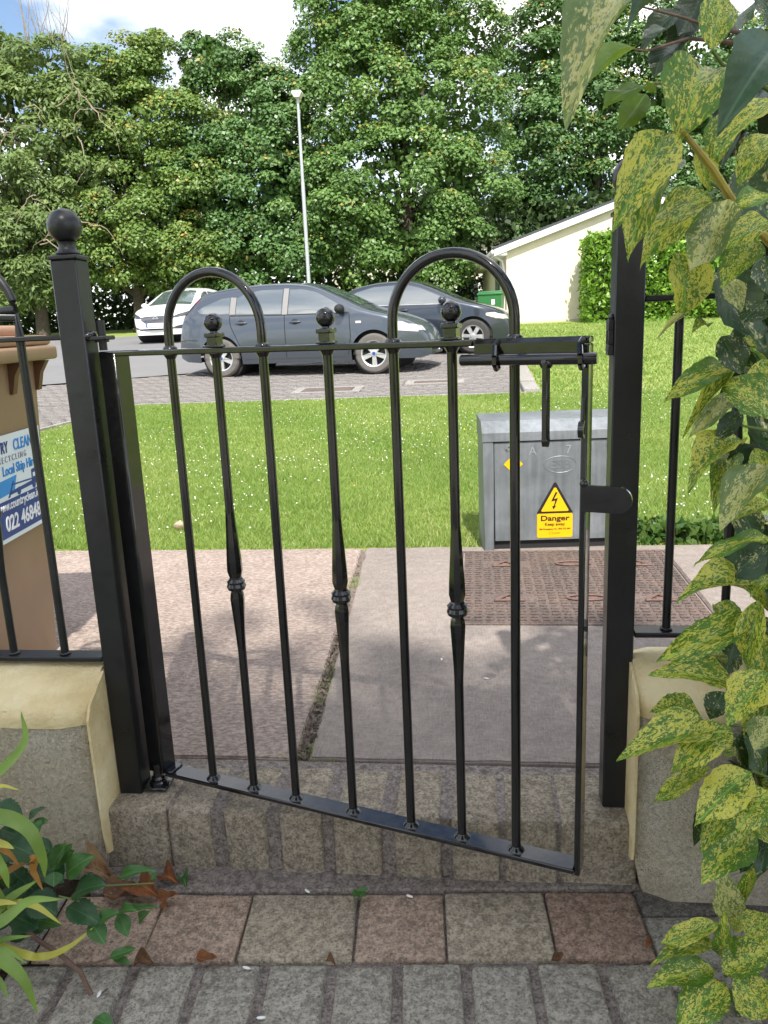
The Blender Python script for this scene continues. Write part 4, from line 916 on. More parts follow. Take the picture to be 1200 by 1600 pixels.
    for s in (1, -1):
        mxp, mzp = spec['mirror']; p, _ = cast('L' if s > 0 else 'R', mxp, mzp-.03)
        m_ = MB(); m_.ball((mxp, p.y+s*.10, mzp), .5, 14, 8, (.16, .22, .15)); m_.tube([(mxp+.02, p.y, mzp-.05), (mxp, p.y+s*.08, mzp-.02)], .03, 8); m_.obj('wing_mirror', spec.get('mirrormat', 'rubber'), t)
    for c_ in wx:
        # dark wheel house
        m_ = MB(); m_.lathe([(wr+.05, -(Wd-.10)), (wr+.05, Wd-.10)], c_, 0, wr, 24, 'y'); m_.obj('wheel_house', 'rubber', t)
        for s in (1, -1):
            wh = link('wheel', None, t, loc=(c_, s*(Wd-.10), wr)); q = s
            prof = [(wr*.64, .10), (wr*.70, .105), (wr*.90, .10), (wr*.985, .075), (wr, .04), (wr, -.06), (wr*.93, -.09), (wr*.64, -.09)]
            m_ = MB(); m_.lathe([(r_, h_*q) for r_, h_ in prof], 0, 0, 0, 32, 'y', caps=False); m_.obj('tyre', spec.get('tyre', 'tyre'), wh, smooth=35)
            m_ = MB(); m_.lathe([(wr*.60, .02*q), (wr*.02, .02*q)], 0, 0, 0, 24, 'y'); m_.obj('brake_disc', 'alloy_dark', wh)
            m_ = MB(); m_.lathe([(wr*.645, .05*q), (wr*.66, .104*q), (wr*.60, .095*q), (wr*.59, .05*q)], 0, 0, 0, 28, 'y', caps=False)
            ns = spec.get('spokes', 5)
            for i_ in range(ns):
                a = 2*math.pi*i_/ns+.31+.5*c_; ca, sa = math.cos(a), math.sin(a); w0, w1 = wr*.075, wr*.125
                pl = []
                for r_, w_ in ((wr*.08, w0*1.3), (wr*.62, w1)):
                    for ss in (-1, 1): pl.append((r_*ca-ss*w_*sa, r_*sa+ss*w_*ca))
                pl = [pl[0], pl[2], pl[3], pl[1]]
                m_.add([(x_, .088*q, z_) for x_, z_ in pl]+[(x_, .05*q, z_) for x_, z_ in pl], [(0, 1, 2, 3), (4, 5, 6, 7), (0, 1, 5, 4), (1, 2, 6, 5), (2, 3, 7, 6), (3, 0, 4, 7)])
            m_.lathe([(wr*.17, .05*q), (wr*.17, .094*q), (wr*.10, .099*q)], 0, 0, 0, 18, 'y'); m_.obj('rim', 'alloy', wh, smooth=30)
            m_ = MB(); m_.lathe([(wr*.09, .099*q), (wr*.085, .103*q)], 0, 0, 0, 14, 'y'); m_.obj('hub_badge', spec.get('hub', 'alloy'), wh)
    if slope: t.rotation_euler = (slope, 0, rotz)
    return t, cast
hatch = dict(W=1.80, belt=.98, wr=.318, wx=(-1.32, 1.32), paint='paint_grey', tyre='tyre_dusty', hub='emblem_blue', mirrormat='rubber',
    top=[(-2.15, .42), (-2.155, .60), (-2.12, .68), (-2.08, .84), (-2.05, .98), (-1.94, 1.12), (-1.74, 1.31), (-1.66, 1.385), (-1.35, 1.435), (-.9, 1.478), (-.45, 1.49), (-.05, 1.475), (.28, 1.425), (.62, 1.275), (.95, 1.115), (1.16, 1.015), (1.45, .945), (1.75, .86), (1.98, .755), (2.10, .64), (2.17, .50), (2.18, .38)],
    bot=[(-2.2, .36), (-2.0, .27), (-1.7, .25), (-.9, .21), (.9, .21), (1.7, .23), (2.05, .22), (2.2, .27)],
    patches=[('side_window', 'LR', [(-.10, .985), (.86, .975), (.90, .985)], [(-.10, 1.375), (.10, 1.375), (.36, 1.315), (.66, 1.16), (.90, 1.0)], 'car_glass', .006),
             ('side_window', 'LR', [(-1.02, 1.02), (-.22, .99)], [(-1.02, 1.28), (-.9, 1.34), (-.6, 1.39), (-.22, 1.385)], 'car_glass', .006),
             ('quarter_window', 'LR', [(-1.72, 1.10), (-1.66, 1.05), (-1.3, 1.03), (-1.14, 1.03)], [(-1.72, 1.11), (-1.6, 1.17), (-1.3, 1.285), (-1.14, 1.30)], 'car_glass', .006),
             ('door_pillar', 'LR', [(-.205, .985), (-.115, .982)], [(-.205, 1.40), (-.115, 1.395)], 'paint_pillar', .008),
             ('door_pillar', 'LR', [(-1.13, 1.02), (-1.03, 1.02)], [(-1.13, 1.30), (-1.03, 1.29)], 'paint_pillar', .008),
             ('windscreen', 'T', [(.36, -.52), (1.06, -.62)], [(.36, .52), (1.06, .62)], 'screen_glass', .006),
             ('rear_window', 'T', [(-1.93, -.5), (-1.70, -.48)], [(-1.93, .5), (-1.70, .48)], 'screen_glass', .006),
             ('tail_light', 'LR', [(-2.09, .92), (-2.06, .95), (-1.92, 1.09), (-1.70, 1.30)], [(-2.09, .965), (-2.06, 1.0), (-1.92, 1.135), (-1.70, 1.335)], 'lamp_red', .012),
             ('reversing_light', 'LR', [(-1.965, 1.05), (-1.80, 1.205)], [(-1.965, 1.085), (-1.80, 1.24)], 'lamp_clear', .015),
             ('headlight', 'LR', [(1.58, .735), (1.70, .665), (2.02, .63)], [(1.58, .79), (1.78, .80), (2.02, .70)], 'lamp_clear', .006),
             ('headlight_front', 'F', [(.52, .64), (.78, .66)], [(.52, .72), (.78, .76)], 'lamp_clear', .006),
             ('headlight_front', 'F', [(-.78, .66), (-.52, .64)], [(-.78, .76), (-.52, .72)], 'lamp_clear', .006),
             ('grille', 'F', [(-.45, .33), (.45, .33)], [(-.45, .48), (.45, .48)], 'rubber', .006),
             ('side_repeater', 'LR', [(1.04, .80), (1.13, .80)], [(1.04, .835), (1.13, .835)], 'lamp_clear', .008),
             ('rear_reflector', 'LR', [(-2.11, .40), (-2.05, .40)], [(-2.11, .46), (-2.05, .46)], 'lamp_red', .008)],
    lines=[('LR', [(-.165, .98), (-.16, .6), (-.16, .30)], .006, 'rubber', 'door_gap'), ('LR', [(.93, .97), (.95, .6), (.90, .32)], .006, 'rubber', 'door_gap'), ('LR', [(-1.13, 1.0), (-1.12, .85), (-.98, .55), (-.93, .42)], .006, 'rubber', 'door_gap'),
           ('LR', [(-.92, .50), (.0, .495), (.92, .49)], .018, 'paint_grey', 'rub_strip'), ('LR', [(-.9, .285), (0, .28), (.9, .28)], .010, 'alloy_dark', 'sill_line'), ('LR', [(-1.12, 1.0), (-.2, .978), (.92, .965)], .007, 'rubber', 'window_seal'),
           ('LR', [(-2.13, .62), (-1.9, .63), (-1.72, .62)], .005, 'rubber', 'bumper_gap')],
    handles=[(-.92, .87), (.02, .855)], mirror=(.80, 1.03), spokes=5)
saloon = dict(W=1.80, belt=.94, wr=.32, wx=(-1.36, 1.37), paint='paint_navy', hub='alloy', mirrormat='paint_navy', spokes=6,
    top=[(-2.28, .45), (-2.29, .62), (-2.25, .86), (-2.18, .96), (-1.85, 1.03), (-1.62, 1.05), (-1.30, 1.20), (-.95, 1.345), (-.55, 1.415), (-.1, 1.43), (.22, 1.395), (.6, 1.24), (1.02, 1.04), (1.2, .97), (1.55, .89), (1.82, .79), (1.96, .70), (2.03, .56), (2.05, .40)],
    bot=[(-2.3, .36), (-2.0, .26), (-1.0, .21), (1.0, .21), (1.85, .21), (2.06, .28)],
    patches=[('side_window', 'LR', [(-.12, .97), (.84, .96), (.94, .99)], [(-.12, 1.34), (.1, 1.335), (.34, 1.27), (.66, 1.13), (.94, 1.0)], 'car_glass', .006),
             ('side_window', 'LR', [(-1.22, 1.04), (-1.1, 1.0), (-.17, .97)], [(-1.22, 1.07), (-.95, 1.24), (-.6, 1.33), (-.17, 1.345)], 'car_glass', .006),
             ('windscreen', 'T', [(.34, -.5), (1.08, -.6)], [(.34, .5), (1.08, .6)], 'screen_glass', .006),
             ('rear_window', 'T', [(-1.58, -.52), (-.98, -.48)], [(-1.58, .52), (-.98, .48)], 'screen_glass', .006),
             ('headlight', 'LR', [(1.62, .70), (1.74, .66), (1.95, .62)], [(1.62, .745), (1.78, .755), (1.95, .68)], 'lamp_cream', .006),
             ('headlight_front', 'F', [(.48, .62), (.78, .64)], [(.48, .69), (.78, .73)], 'lamp_cream', .006), ('headlight_front', 'F', [(-.78, .64), (-.48, .62)], [(-.78, .73), (-.48, .69)], 'lamp_cream', .006),
             ('grille', 'F', [(-.3, .48), (.3, .48)], [(-.34, .64), (.34, .64)], 'rubber', .006), ('tail_light', 'LR', [(-2.24, .80), (-2.0, .84)], [(-2.24, .92), (-2.0, .93)], 'lamp_red', .006)],
    lines=[('LR', [(-.14, .95), (-.13, .6), (-.13, .28)], .006, 'rubber', 'door_gap'), ('LR', [(1.0, .95), (1.02, .6), (.95, .3)], .006, 'rubber', 'door_gap'), ('LR', [(-1.12, .98), (-1.1, .8), (-.95, .45)], .006, 'rubber', 'door_gap'),
           ('LR', [(-1.2, 1.025), (-.9, .985), (.92, .955)], .010, 'alloy', 'window_trim')],
    handles=[(-.90, .86), (.02, .85)], mirror=(.80, 1.02))
leafcar = dict(W=1.79, belt=1.0, wr=.315, wx=(-1.35, 1.35), paint='paint_white', hub='alloy', mirrormat='paint_white', ft=.85, fk=.30,
    top=[(-2.2, .45), (-2.2, .70), (-2.12, 1.0), (-1.98, 1.20), (-1.72, 1.42), (-1.2, 1.52), (-.6, 1.56), (-.1, 1.54), (.25, 1.47), (.7, 1.25), (1.1, 1.05), (1.35, .98), (1.7, .90), (1.98, .79), (2.16, .66), (2.235, .50), (2.24, .36)],
    bot=[(-2.2, .36), (-2.0, .26), (-1.0, .22), (1.0, .22), (2.0, .20), (2.25, .20)],
    patches=[('side_window', 'LR', [(-.12, 1.02), (.84, 1.0), (.98, 1.03)], [(-.12, 1.44), (.1, 1.43), (.36, 1.36), (.7, 1.18), (.98, 1.04)], 'car_glass', .006),
             ('side_window', 'LR', [(-1.2, 1.08), (-.2, 1.03)], [(-1.2, 1.38), (-.8, 1.44), (-.2, 1.445)], 'car_glass', .006),
             ('windscreen', 'T', [(.28, -.53), (1.20, -.68)], [(.28, .53), (1.20, .68)], 'screen_glass', .006),
             ('headlight', 'F', [(.46, .66), (.60, .66), (.83, .72)], [(.46, .69), (.60, .76), (.83, .84)], 'lamp_dark', .008), ('headlight', 'F', [(-.83, .72), (-.60, .66), (-.46, .66)], [(-.83, .84), (-.60, .76), (-.46, .69)], 'lamp_dark', .008),
             ('grille', 'F', [(-.46, .62), (-.30, .52), (.30, .52), (.46, .62)], [(-.46, .70), (-.30, .725), (.30, .725), (.46, .70)], 'lamp_dark', .008),
             ('number_plate', 'F', [(-.27, .42), (.27, .42)], [(-.27, .525), (.27, .525)], 'plate_white', .02), ('plate_band', 'F', [(-.27, .42), (-.22, .42)], [(-.27, .525), (-.22, .525)], 'plate_blue', .024),
             ('air_intake', 'F', [(.50, .36), (.78, .36)], [(.50, .40), (.78, .48)], 'lamp_dark', .008), ('air_intake', 'F', [(-.78, .36), (-.50, .36)], [(-.78, .48), (-.50, .40)], 'lamp_dark', .008),
             ('lower_intake', 'F', [(-.5, .335), (.5, .335)], [(-.5, .375), (.5, .375)], 'rubber', .008),
             ('sun_strip', 'T', [(.30, -.10), (.38, -.10)], [(.30, .30), (.38, .30)], 'worn_mark', .010)],
    lines=[('LR', [(-.14, .98), (-.13, .6), (-.13, .28)], .006, 'rubber', 'door_gap'), ('LR', [(1.05, .98), (1.05, .6), (.98, .3)], .006, 'rubber', 'door_gap')],
    handles=[(-.90, .88), (.02, .87)], mirror=(.86, 1.06))
cxy = Vector((-2.12, 12.45)); ca = math.atan2(11.54-11.894, -.74+3.499)
car(hatch, 'parked_car', 'dark grey hatchback with red and clear rear light strip, side on', (cxy.x, cxy.y, gz(cxy.y-.75)), ca)
car(saloon, 'parked_car', 'dark blue saloon partly hidden behind the grey hatchback', (-.62, 15.35, gz(14.6)), rad(-7))
wc = (-8.25, 23.2); lt, lcast = car(leafcar, 'parked_car', 'white electric hatchback facing the viewer under the trees', (wc[0], wc[1], gz(wc[1])-.06), rad(-93))
p, _ = lcast('F', 0, .66)
mb = MB(); mb.lathe([(.055, 0), (.07, 0), (.07, .012), (.055, .012)], p.x+.008, 0, .645, 22, 'x', caps=False); mb.box(p.x+.008, p.x+.022, -.085, .085, .633, .657); mb.obj('badge', 'alloy', lt)
lettering('211-D-16229', .085, Matrix.Translation((lcast('F', 0, .47)[0].x+.035, .02, .445)) @ Matrix(((0, 0, 1, 0), (1, 0, 0, 0), (0, 1, 0, 0), (0, 0, 0, 1))), 'print_black', lt, sx=.9)

# ------------------------------------------------------------------ lamp post, green bin, bungalow, hedge
LPx = at(474, 300, 25.2); ztop = at(467, 165, 25.6).z; zg = gz(LPx.y)
lamp = thing('street_lamp', 'tall grey street lamp with small cream lantern before the trees', 'street lamp', (LPx.x, LPx.y, zg-.05))
mb = MB(); mb.tube([(0, 0, 0), (0, 0, 1.4)], .085, 14); mb.tube([(0, 0, 1.4), (0, 0, 1.45)], [.085, .06], 14); mb.tube([(0, 0, 1.45), (0, 0, 4.6)], .06, 14); mb.tube([(0, 0, 4.6), (0, 0, ztop-zg)], [.05, .042], 14); mb.obj('pole', 'pole_grey', lamp)
mb = MB(); hz = ztop-zg; mb.prism([(-.08, hz), (.08, hz), (.16, hz+.13), (.13, hz+.19), (-.13, hz+.19), (-.16, hz+.13)], -.16, .16, 'y'); mb.obj('lantern', 'lantern_cream', lamp, smooth=25)
GB = at(768, 470, 19.6); zg = gz(GB.y)
gb = thing('wheelie_bin', 'green wheelie bin standing against the side of the cream building', 'wheelie bin', (GB.x, GB.y, zg), rad(-8))
mb = MB(); mb.add([(-.23, -.28, .05), (.23, -.28, .05), (.23, .25, .05), (-.23, .25, .05), (-.29, -.36, .98), (.29, -.36, .98), (.29, .34, .98), (-.29, .34, .98)], [(3, 2, 1, 0), (4, 5, 6, 7), (0, 1, 5, 4), (1, 2, 6, 5), (2, 3, 7, 6), (3, 0, 4, 7)]); mb.obj('body', 'bin_green', gb, smooth=30)
mb = MB(); mb.box(-.31, .31, -.38, .36, .97, 1.02, .012); mb.box(-.28, .28, -.34, .34, 1.01, 1.06, .015); mb.obj('lid', 'bin_green', gb)
mb = MB(); mb.box(.04, .12, -.352, -.345, .74, .86); mb.obj('label', 'print_white', gb, smooth=None)
for x in (-.25, .25): mb = MB(); mb.lathe([(.1, -.03), (.1, .03)], x, .26, .10, 16, 'x'); mb.obj('wheel', 'rubber', gb)
bl = thing('bungalow', 'cream rendered building with a shallow gable and white bargeboard', 'building', (1.62, 23.8, .70), rad(4))
Wb, Lb, ez, rs = 7.8, 9.0, 2.33, .335
rz_ = ez+rs*Wb/2
mb = MB(); mb.prism([(0, 0), (Wb, 0), (Wb, ez), (Wb/2, rz_), (0, ez)], 0, .3, 'y'); mb.obj('gable_wall', 'house_cream', bl, smooth=None)
mb = MB(); mb.box(0, .3, .301, Lb, 0, ez-.02); mb.obj('side_wall', 'side_shade_plinth', bl, smooth=None); mb = MB(); mb.box(Wb-.3, Wb, .301, Lb, 0, ez-.02); mb.obj('side_wall', 'side_shade_plinth', bl, smooth=None)
mb = MB(); mb.prism([(0, 0), (Wb, 0), (Wb, ez), (Wb/2, rz_), (0, ez)], Lb, Lb+.3, 'y'); mb.obj('gable_wall', 'house_cream', bl, smooth=None)
for s in (0, 1):
    f_ = lambda x: (x if s == 0 else Wb-x)
    def zr(x): return ez+rs*x
    mb = MB(); q = [(-.40, zr(-.40)+.03), (Wb/2, zr(Wb/2)+.03), (Wb/2, zr(Wb/2)+.10), (-.40, zr(-.40)+.10)]; mb.prism([(f_(x), z) for x, z in q], -.20, Lb+.5, 'y'); rf = mb.obj('roof', 'slate', bl, smooth=None)
    mb = MB(); q = [(-.38, zr(-.38)-.16), (Wb/2, zr(Wb/2)-.16), (Wb/2, zr(Wb/2)+.028), (-.38, zr(-.38)+.028)]; mb.prism([(f_(x), z) for x, z in q], -.19, -.15, 'y'); mb.obj('bargeboard', 'fascia_white', rf, smooth=None)
    mb = MB(); q = [(-.36, zr(-.38)-.15), (-.002, zr(-.38)-.15), (-.002, zr(0)+.0), (-.36, zr(-.36)+.02)]; mb.prism([(f_(x), z) for x, z in q], -.149, Lb+.4, 'y'); mb.obj('soffit', 'fascia_white', rf, smooth=None)
mb = MB(); mb.tube([(-.42, -.15, ez-.16), (-.42, Lb+.4, ez-.16)], .055, 10); mb.obj('gutter', 'fascia_white', bl)
mb = MB(); mb.tube([(-.40, .25, ez-.2), (-.10, .25, ez-.42), (-.06, .25, ez-.6), (-.06, .25, .02)], .035, 10); mb.obj('downpipe', 'fascia_white', bl)
mb = MB(); mb.box(-.03, .299, 2.2, 3.1, .02, 2.0); mb.box(-.06, -.03, 2.15, 3.15, .02, 2.05); mb.obj('door', 'door_green', bl, smooth=None)
mb = MB(); mb.box(-.02, Wb+.02, -.03, -.001, -.2, .12); mb.obj('plinth', 'side_shade_plinth', bl, smooth=None)
def leaf_blob(cen_n, boxes):
    pass
hd = thing('laurel_hedge', 'clipped bright green laurel hedge in front of the cream gable', 'hedge', (6.4, 22.95, .68))
n = 26000; X = -2.55+rng.random(n)*9; side = rng.random(n)
Z = rng.random(n)*2.42; Yh = -.35+.12*rng.normal(size=n)+.06*np.sin(X*5)+.05*np.sin(Z*6+X*3)
topm = side < .22; Z[topm] = 2.40+.07*rng.normal(size=topm.sum()); Yh[topm] = -.35+rng.random(topm.sum())*.9
lm = (side > .22) & (side < .30); X[lm] = -2.55+.06*rng.normal(size=lm.sum()); Yh[lm] = -.35+rng.random(lm.sum())*.9
Z += .05*np.sin(X*3.1)
V, Q = leaf_cloud(np.stack([X, Yh, np.clip(Z, .02, 9)], 1), n, 0, .085, 1.7, .5)
np_mesh('foliage', V, Q, 'laurel', np.clip(rng.normal(.5, .25, len(Q)), 0, 1), hd)
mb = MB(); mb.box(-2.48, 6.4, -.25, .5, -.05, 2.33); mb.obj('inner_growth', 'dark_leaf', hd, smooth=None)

# ------------------------------------------------------------------ trees
def tree(name, label, base, lobes, mat, leaf=.15, pads=None, per=150, padr=.62, cap=999, trunk=.22, elong=1.25, spiky=.0, seed=1, core=9000, droop=0., gaps=.0):
    """lobes: (cx, cy, cz, rx, ry, rz) relative to base"""
    g_ = np.random.default_rng(seed)
    t = thing(name, label, 'tree', base, 0, 'trees behind the parked cars')
    Lb_ = np.array(lobes, float); C0 = Lb_[:, :3]; Rr = Lb_[:, 3:]
    area = Rr.prod(1)**(2/3); pc = []; pn = []
    tot = pads or int(9*area.sum()/padr**2/1.15)
    for i in range(len(Lb_)):
        k_ = int(tot*area[i]/area.sum())
        d = g_.normal(size=(k_, 3)); d /= np.linalg.norm(d, axis=1)[:, None]
        keepy = (d[:, 1] < .35) | (g_.random(k_) < .35); d = d[keepy]
        p = C0[i]+d*Rr[i]*(.86+.2*g_.random((len(d), 1)))
        ok = np.ones(len(p), bool)
        for j in range(len(Lb_)):
            if j != i: ok &= (((p-C0[j])/(Rr[j]*.86))**2).sum(1) > 1
        ok &= p[:, 2] > .6
        pc.append(p[ok]); pn.append(d[ok])
    pc = np.concatenate(pc); pn = np.concatenate(pn)
    if gaps > 0:
        kk = g_.random(len(pc)) > gaps; pc, pn = pc[kk], pn[kk]
    m_ = len(pc); r = padr*(.6+.75*g_.random(m_))
    n = m_*per; idx = np.repeat(np.arange(m_), per)
    d = g_.normal(size=(n, 3)); d /= np.linalg.norm(d, axis=1)[:, None]
    bias = pn[idx]*.75+np.array([0, -.25, .55]); d = d+bias*.8; d /= np.linalg.norm(d, axis=1)[:, None]
    rad_ = r[idx]*(.35+.75*g_.random(n)**.6)
    pos = pc[idx]+d*rad_[:, None]*np.array([1.1, 1.1, .72]); pos[:, 2] -= .12*r[idx]+droop*g_.random(n)
    nrm = d*.55+np.array([0, -.15, .55])+g_.normal(size=(n, 3))*.38; nrm /= np.linalg.norm(nrm, axis=1)[:, None]
    tg = g_.normal(size=(n, 3))+np.array([0, 0, -.5-2*droop]); tg -= nrm*(tg*nrm).sum(1)[:, None]; tg /= np.linalg.norm(tg, axis=1)[:, None]; bt_ = np.cross(nrm, tg)
    s = leaf*(.55+.75*g_.random(n))[:, None]; fold = nrm*s*.12
    V = np.stack([pos-tg*s*elong*.5, pos+bt_*s*.5+fold, pos+tg*s*elong*.5, pos-bt_*s*.5+fold], 1).reshape(-1, 3); Q = np.arange(4*n).reshape(-1, 4)
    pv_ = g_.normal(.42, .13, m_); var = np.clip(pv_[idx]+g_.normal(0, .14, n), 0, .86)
    keyp = g_.random(m_) < .22; ky = keyp[idx] & (g_.random(n) < .16) & (d[:, 2] > .1); var[ky] = .9+.1*g_.random(ky.sum())
    np_mesh('crown', V, Q, mat, var, t)
    # inner foliage, tinted darker for the shade inside the crown
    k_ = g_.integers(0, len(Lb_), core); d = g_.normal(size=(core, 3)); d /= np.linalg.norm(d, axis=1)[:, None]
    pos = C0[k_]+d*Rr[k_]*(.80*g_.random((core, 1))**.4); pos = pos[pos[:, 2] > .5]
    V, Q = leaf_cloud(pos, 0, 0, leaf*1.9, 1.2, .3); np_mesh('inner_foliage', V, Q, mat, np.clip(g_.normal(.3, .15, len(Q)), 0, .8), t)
    # trunk with limbs
    H = C0[:, 2].max()*.58; mb = MB()
    pts = [(0, 0, -.3), (.03, 0, .3), (.06, .02, H*.35), (0, .05, H*.7), (.05, 0, H)]; mb.tube(pts, [trunk*1.5, trunk*1.1, trunk*.85, trunk*.5, trunk*.15], 12)
    for i in range(len(Lb_)):
        z0 = min(H*.6, max(.9, C0[i, 2]*.45)); e = C0[i]
        mb.tube([(.05, .02, z0), (e[0]*.4, e[1]*.4, z0+(e[2]-z0)*.55), (e[0]*.9, e[1]*.9, e[2])], [trunk*.5, trunk*.32, trunk*.08], 8)
        for q in range(3):
            dd = g_.normal(size=3); dd /= np.linalg.norm(dd); ee = e+dd*Rr[i]*.8; mb.tube([tuple(e*.8+np.array([0, 0, z0*.2])), tuple((e+ee)/2+np.array([0, 0, .1])), tuple(ee)], [trunk*.16, trunk*.1, trunk*.03], 6)
    mb.obj('trunk', 'bark', t); return t
def U(px, py, D, base):
    p = at(px, py, D); return (p.x-base[0], p.y-base[1], p.z-base[2])
def mk(name, label, bx, D, lob, mat, **k):
    b = at(bx, 470, D); base = (b.x, b.y, gz(b.y)-.05); lobes = []
    s = D/F_PX
    for (px, py, rx, ry, dd) in lob:
        c_ = U(px, py, D+dd, base); rx, ry = max(28, rx+3), max(28, ry-16); lobes.append((c_[0], c_[1], c_[2], rx*s, min(rx, ry)*s*.9, ry*s))
    return tree(name, label, base, lobes, mat, **k)
mk('lime_tree', 'yellowish green tree with a thin twiggy top next to the tree with bare twisted branches', 215, 31,
   [(190, 132, 56, 70, 0), (228, 86, 30, 48, .3), (250, 215, 90, 80, -.4), (165, 250, 75, 75, -.2), (270, 300, 85, 70, -.8), (180, 365, 110, 80, -1), (90, 400, 95, 75, -.6), (290, 400, 80, 70, -.6)], 'lime_tree', seed=11, leaf=.105, per=270, padr=.6, core=9000, gaps=.06)
mk('sycamore_tree', 'dark green sycamore with an uneven top left of the street lamp', 385, 31.5,
   [(350, 115, 48, 65, 0), (325, 84, 28, 45, .3), (425, 172, 46, 65, .3), (380, 230, 95, 80, -.6), (330, 310, 85, 75, -1.0), (430, 320, 85, 80, -.9), (380, 410, 110, 65, -.9), (452, 260, 44, 80, 0)], 'sycamore', seed=12, leaf=.115, per=290, padr=.62, gaps=.08)
mk('sycamore_tree', 'tallest bright green sycamore right of the street lamp', 640, 31,
   [(600, 30, 110, 75, 0), (540, 60, 65, 80, 0), (690, 60, 80, 80, .2), (640, -60, 90, 80, .3), (560, 170, 80, 90, -.6), (680, 180, 105, 90, -.5), (620, 290, 125, 85, -1.2), (720, 300, 70, 80, -.6), (540, 330, 70, 80, -.8), (650, 390, 110, 60, -.9)], 'bright_tree', seed=13, leaf=.112, per=290, padr=.62, gaps=.08)
mk('sycamore_tree', 'broad green sycamore behind the cream building', 930, 34,
   [(880, 60, 75, 75, 0), (850, 130, 60, 80, 0), (960, 80, 90, 90, .3), (930, 200, 120, 90, -.5), (850, 240, 70, 80, -.6), (1010, 210, 90, 90, 0), (930, 310, 130, 70, -.6), (840, 340, 70, 60, -.4), (1060, 320, 100, 80, 0), (1080, 130, 90, 100, .4)], 'sycamore', seed=14, leaf=.12, per=280, padr=.65, gaps=.08)
mk('sycamore_tree', 'shaded green sycamore behind the shrub at the end of the tree row', 1250, 36, [(1230, 150, 120, 120, 0), (1300, 60, 110, 110, 0), (1200, 290, 130, 100, -.5), (1330, 260, 120, 110, 0)], 'sycamore', seed=15, leaf=.19, per=110, padr=.75, core=5000)
wl = mk('ash_tree', 'feathery pale green tree with bare twisted branches beside the ball topped post', 60, 29.5,
   [(70, 128, 66, 75, 0), (10, 90, 40, 60, .5), (10, 190, 80, 85, 0), (110, 180, 70, 70, .2), (50, 250, 100, 75, -.5), (20, 320, 100, 70, -.6), (120, 300, 60, 80, -.2), (-20, 400, 100, 80, -.5), (-70, 260, 90, 120, .2), (-60, 130, 80, 80, .4)], 'ash', seed=16, leaf=.095, per=230, padr=.6, elong=2.4, droop=.25, gaps=.12, core=6000)
gg = np.random.default_rng(5); b0 = wl.location
def twig(px, py, D, n, step, curl, r0, up):
    p = np.array(at(px, py, D))-np.array(b0); a = gg.random()*6.28; pts = [tuple(p)]; e = gg.normal(0, .4)+up
    for i in range(n):
        a += gg.normal(0, curl); e += gg.normal(0, curl*.6); p = p+step*np.array([math.cos(a)*math.cos(e), -.15*abs(math.sin(a)), math.sin(e)]); pts.append(tuple(p))
    m_ = MB(); m_.tube(pts, [r0*(1-.85*i/n) for i in range(n+1)], 6); m_.obj('bare_branch', 'pale_bark', wl)
for i in range(22): twig(gg.uniform(-10, 150), gg.uniform(90, 400), 27.6+gg.uniform(-.4, .6), 9, .26, .55, .024, gg.uniform(-.8, .5))
for i in range(26): twig(gg.uniform(40, 120), gg.uniform(60, 110), 29+gg.uniform(-.5, .8), 9, .24, .12, .018, 1.35+gg.normal(0, .12))
# low dark growth under the trees
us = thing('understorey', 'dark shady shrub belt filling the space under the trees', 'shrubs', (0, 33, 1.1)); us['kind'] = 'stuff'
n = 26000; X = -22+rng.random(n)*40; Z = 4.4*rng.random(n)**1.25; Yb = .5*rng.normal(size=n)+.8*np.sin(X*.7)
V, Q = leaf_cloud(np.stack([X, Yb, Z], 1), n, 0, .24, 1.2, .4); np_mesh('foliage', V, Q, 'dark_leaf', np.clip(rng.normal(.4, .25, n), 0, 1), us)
# far house glimpsed between the trunks
fh = thing('far_house', 'pale house glimpsed through the trees behind the cars', 'house', (-3.0, 52, 1.1))
mb = MB(); mb.box(-6, 6, 0, 7, 0, 4.8); mb.obj('wall', 'pebble_dash', fh, smooth=None); mb = MB(); mb.prism([(-.5, 4.8), (7.5, 4.8), (3.5, 7.4)], -6.4, 6.4, 'x'); mb.obj('roof', 'slate', fh, smooth=None)
for x in (-4.2, -1.2, 2.4):
    for z in (.9, 3.1): mb = MB(); mb.box(x, x+1.5, -.06, -.002, z, z+1.2); wv_ = mb.obj('window', 'fascia_white', fh, smooth=None); mb = MB(); mb.box(x+.1, x+1.4, -.08, -.06, z+.1, z+1.1); mb.obj('pane', 'window_glass', wv_, smooth=None)

# ------------------------------------------------------------------ garden leaves
def leaf_blade(seed, wprof=1.0, droop=.22, fold=.16, wave=.03, serr=.0, nl=16, nw=3, tip=1.35, twist=.0, nserr=9):
    """unit leaf: x 0..1, full width 1, z up"""
    rr = random.Random(seed); V = []; Fq = []; ph = rr.uniform(0, 6)
    for i in range(nl+1):
        t = i/nl; w = .5*(math.sin(math.pi*t**.82)**.85)*(1-.25*t**4)*wprof
        w = max(w, .006); sg = serr*(abs(((t*nserr) % 1)-.5)*2-.5) if t > .3 else 0
        for j in range(-nw, nw+1):
            u = j/nw; ww = w*(1+(sg if abs(j) == nw else 0)); y = u*ww
            z = -droop*(t-.5)**2*2+droop*.5*t*(1-t)+fold*abs(u)*w*2+wave*math.sin(t*11+ph+u*2)*abs(u)*1.2
            a = twist*(t-.3); V.append((t, y*math.cos(a), z+y*math.sin(a)))
    n_ = 2*nw+1
    for i in range(nl):
        for j in range(n_-1): Fq.append((i*n_+j, i*n_+j+1, (i+1)*n_+j+1, (i+1)*n_+j))
    me = bpy.data.meshes.new('leaf'); me.from_pydata(V, [], Fq); me.shade_smooth(); return me
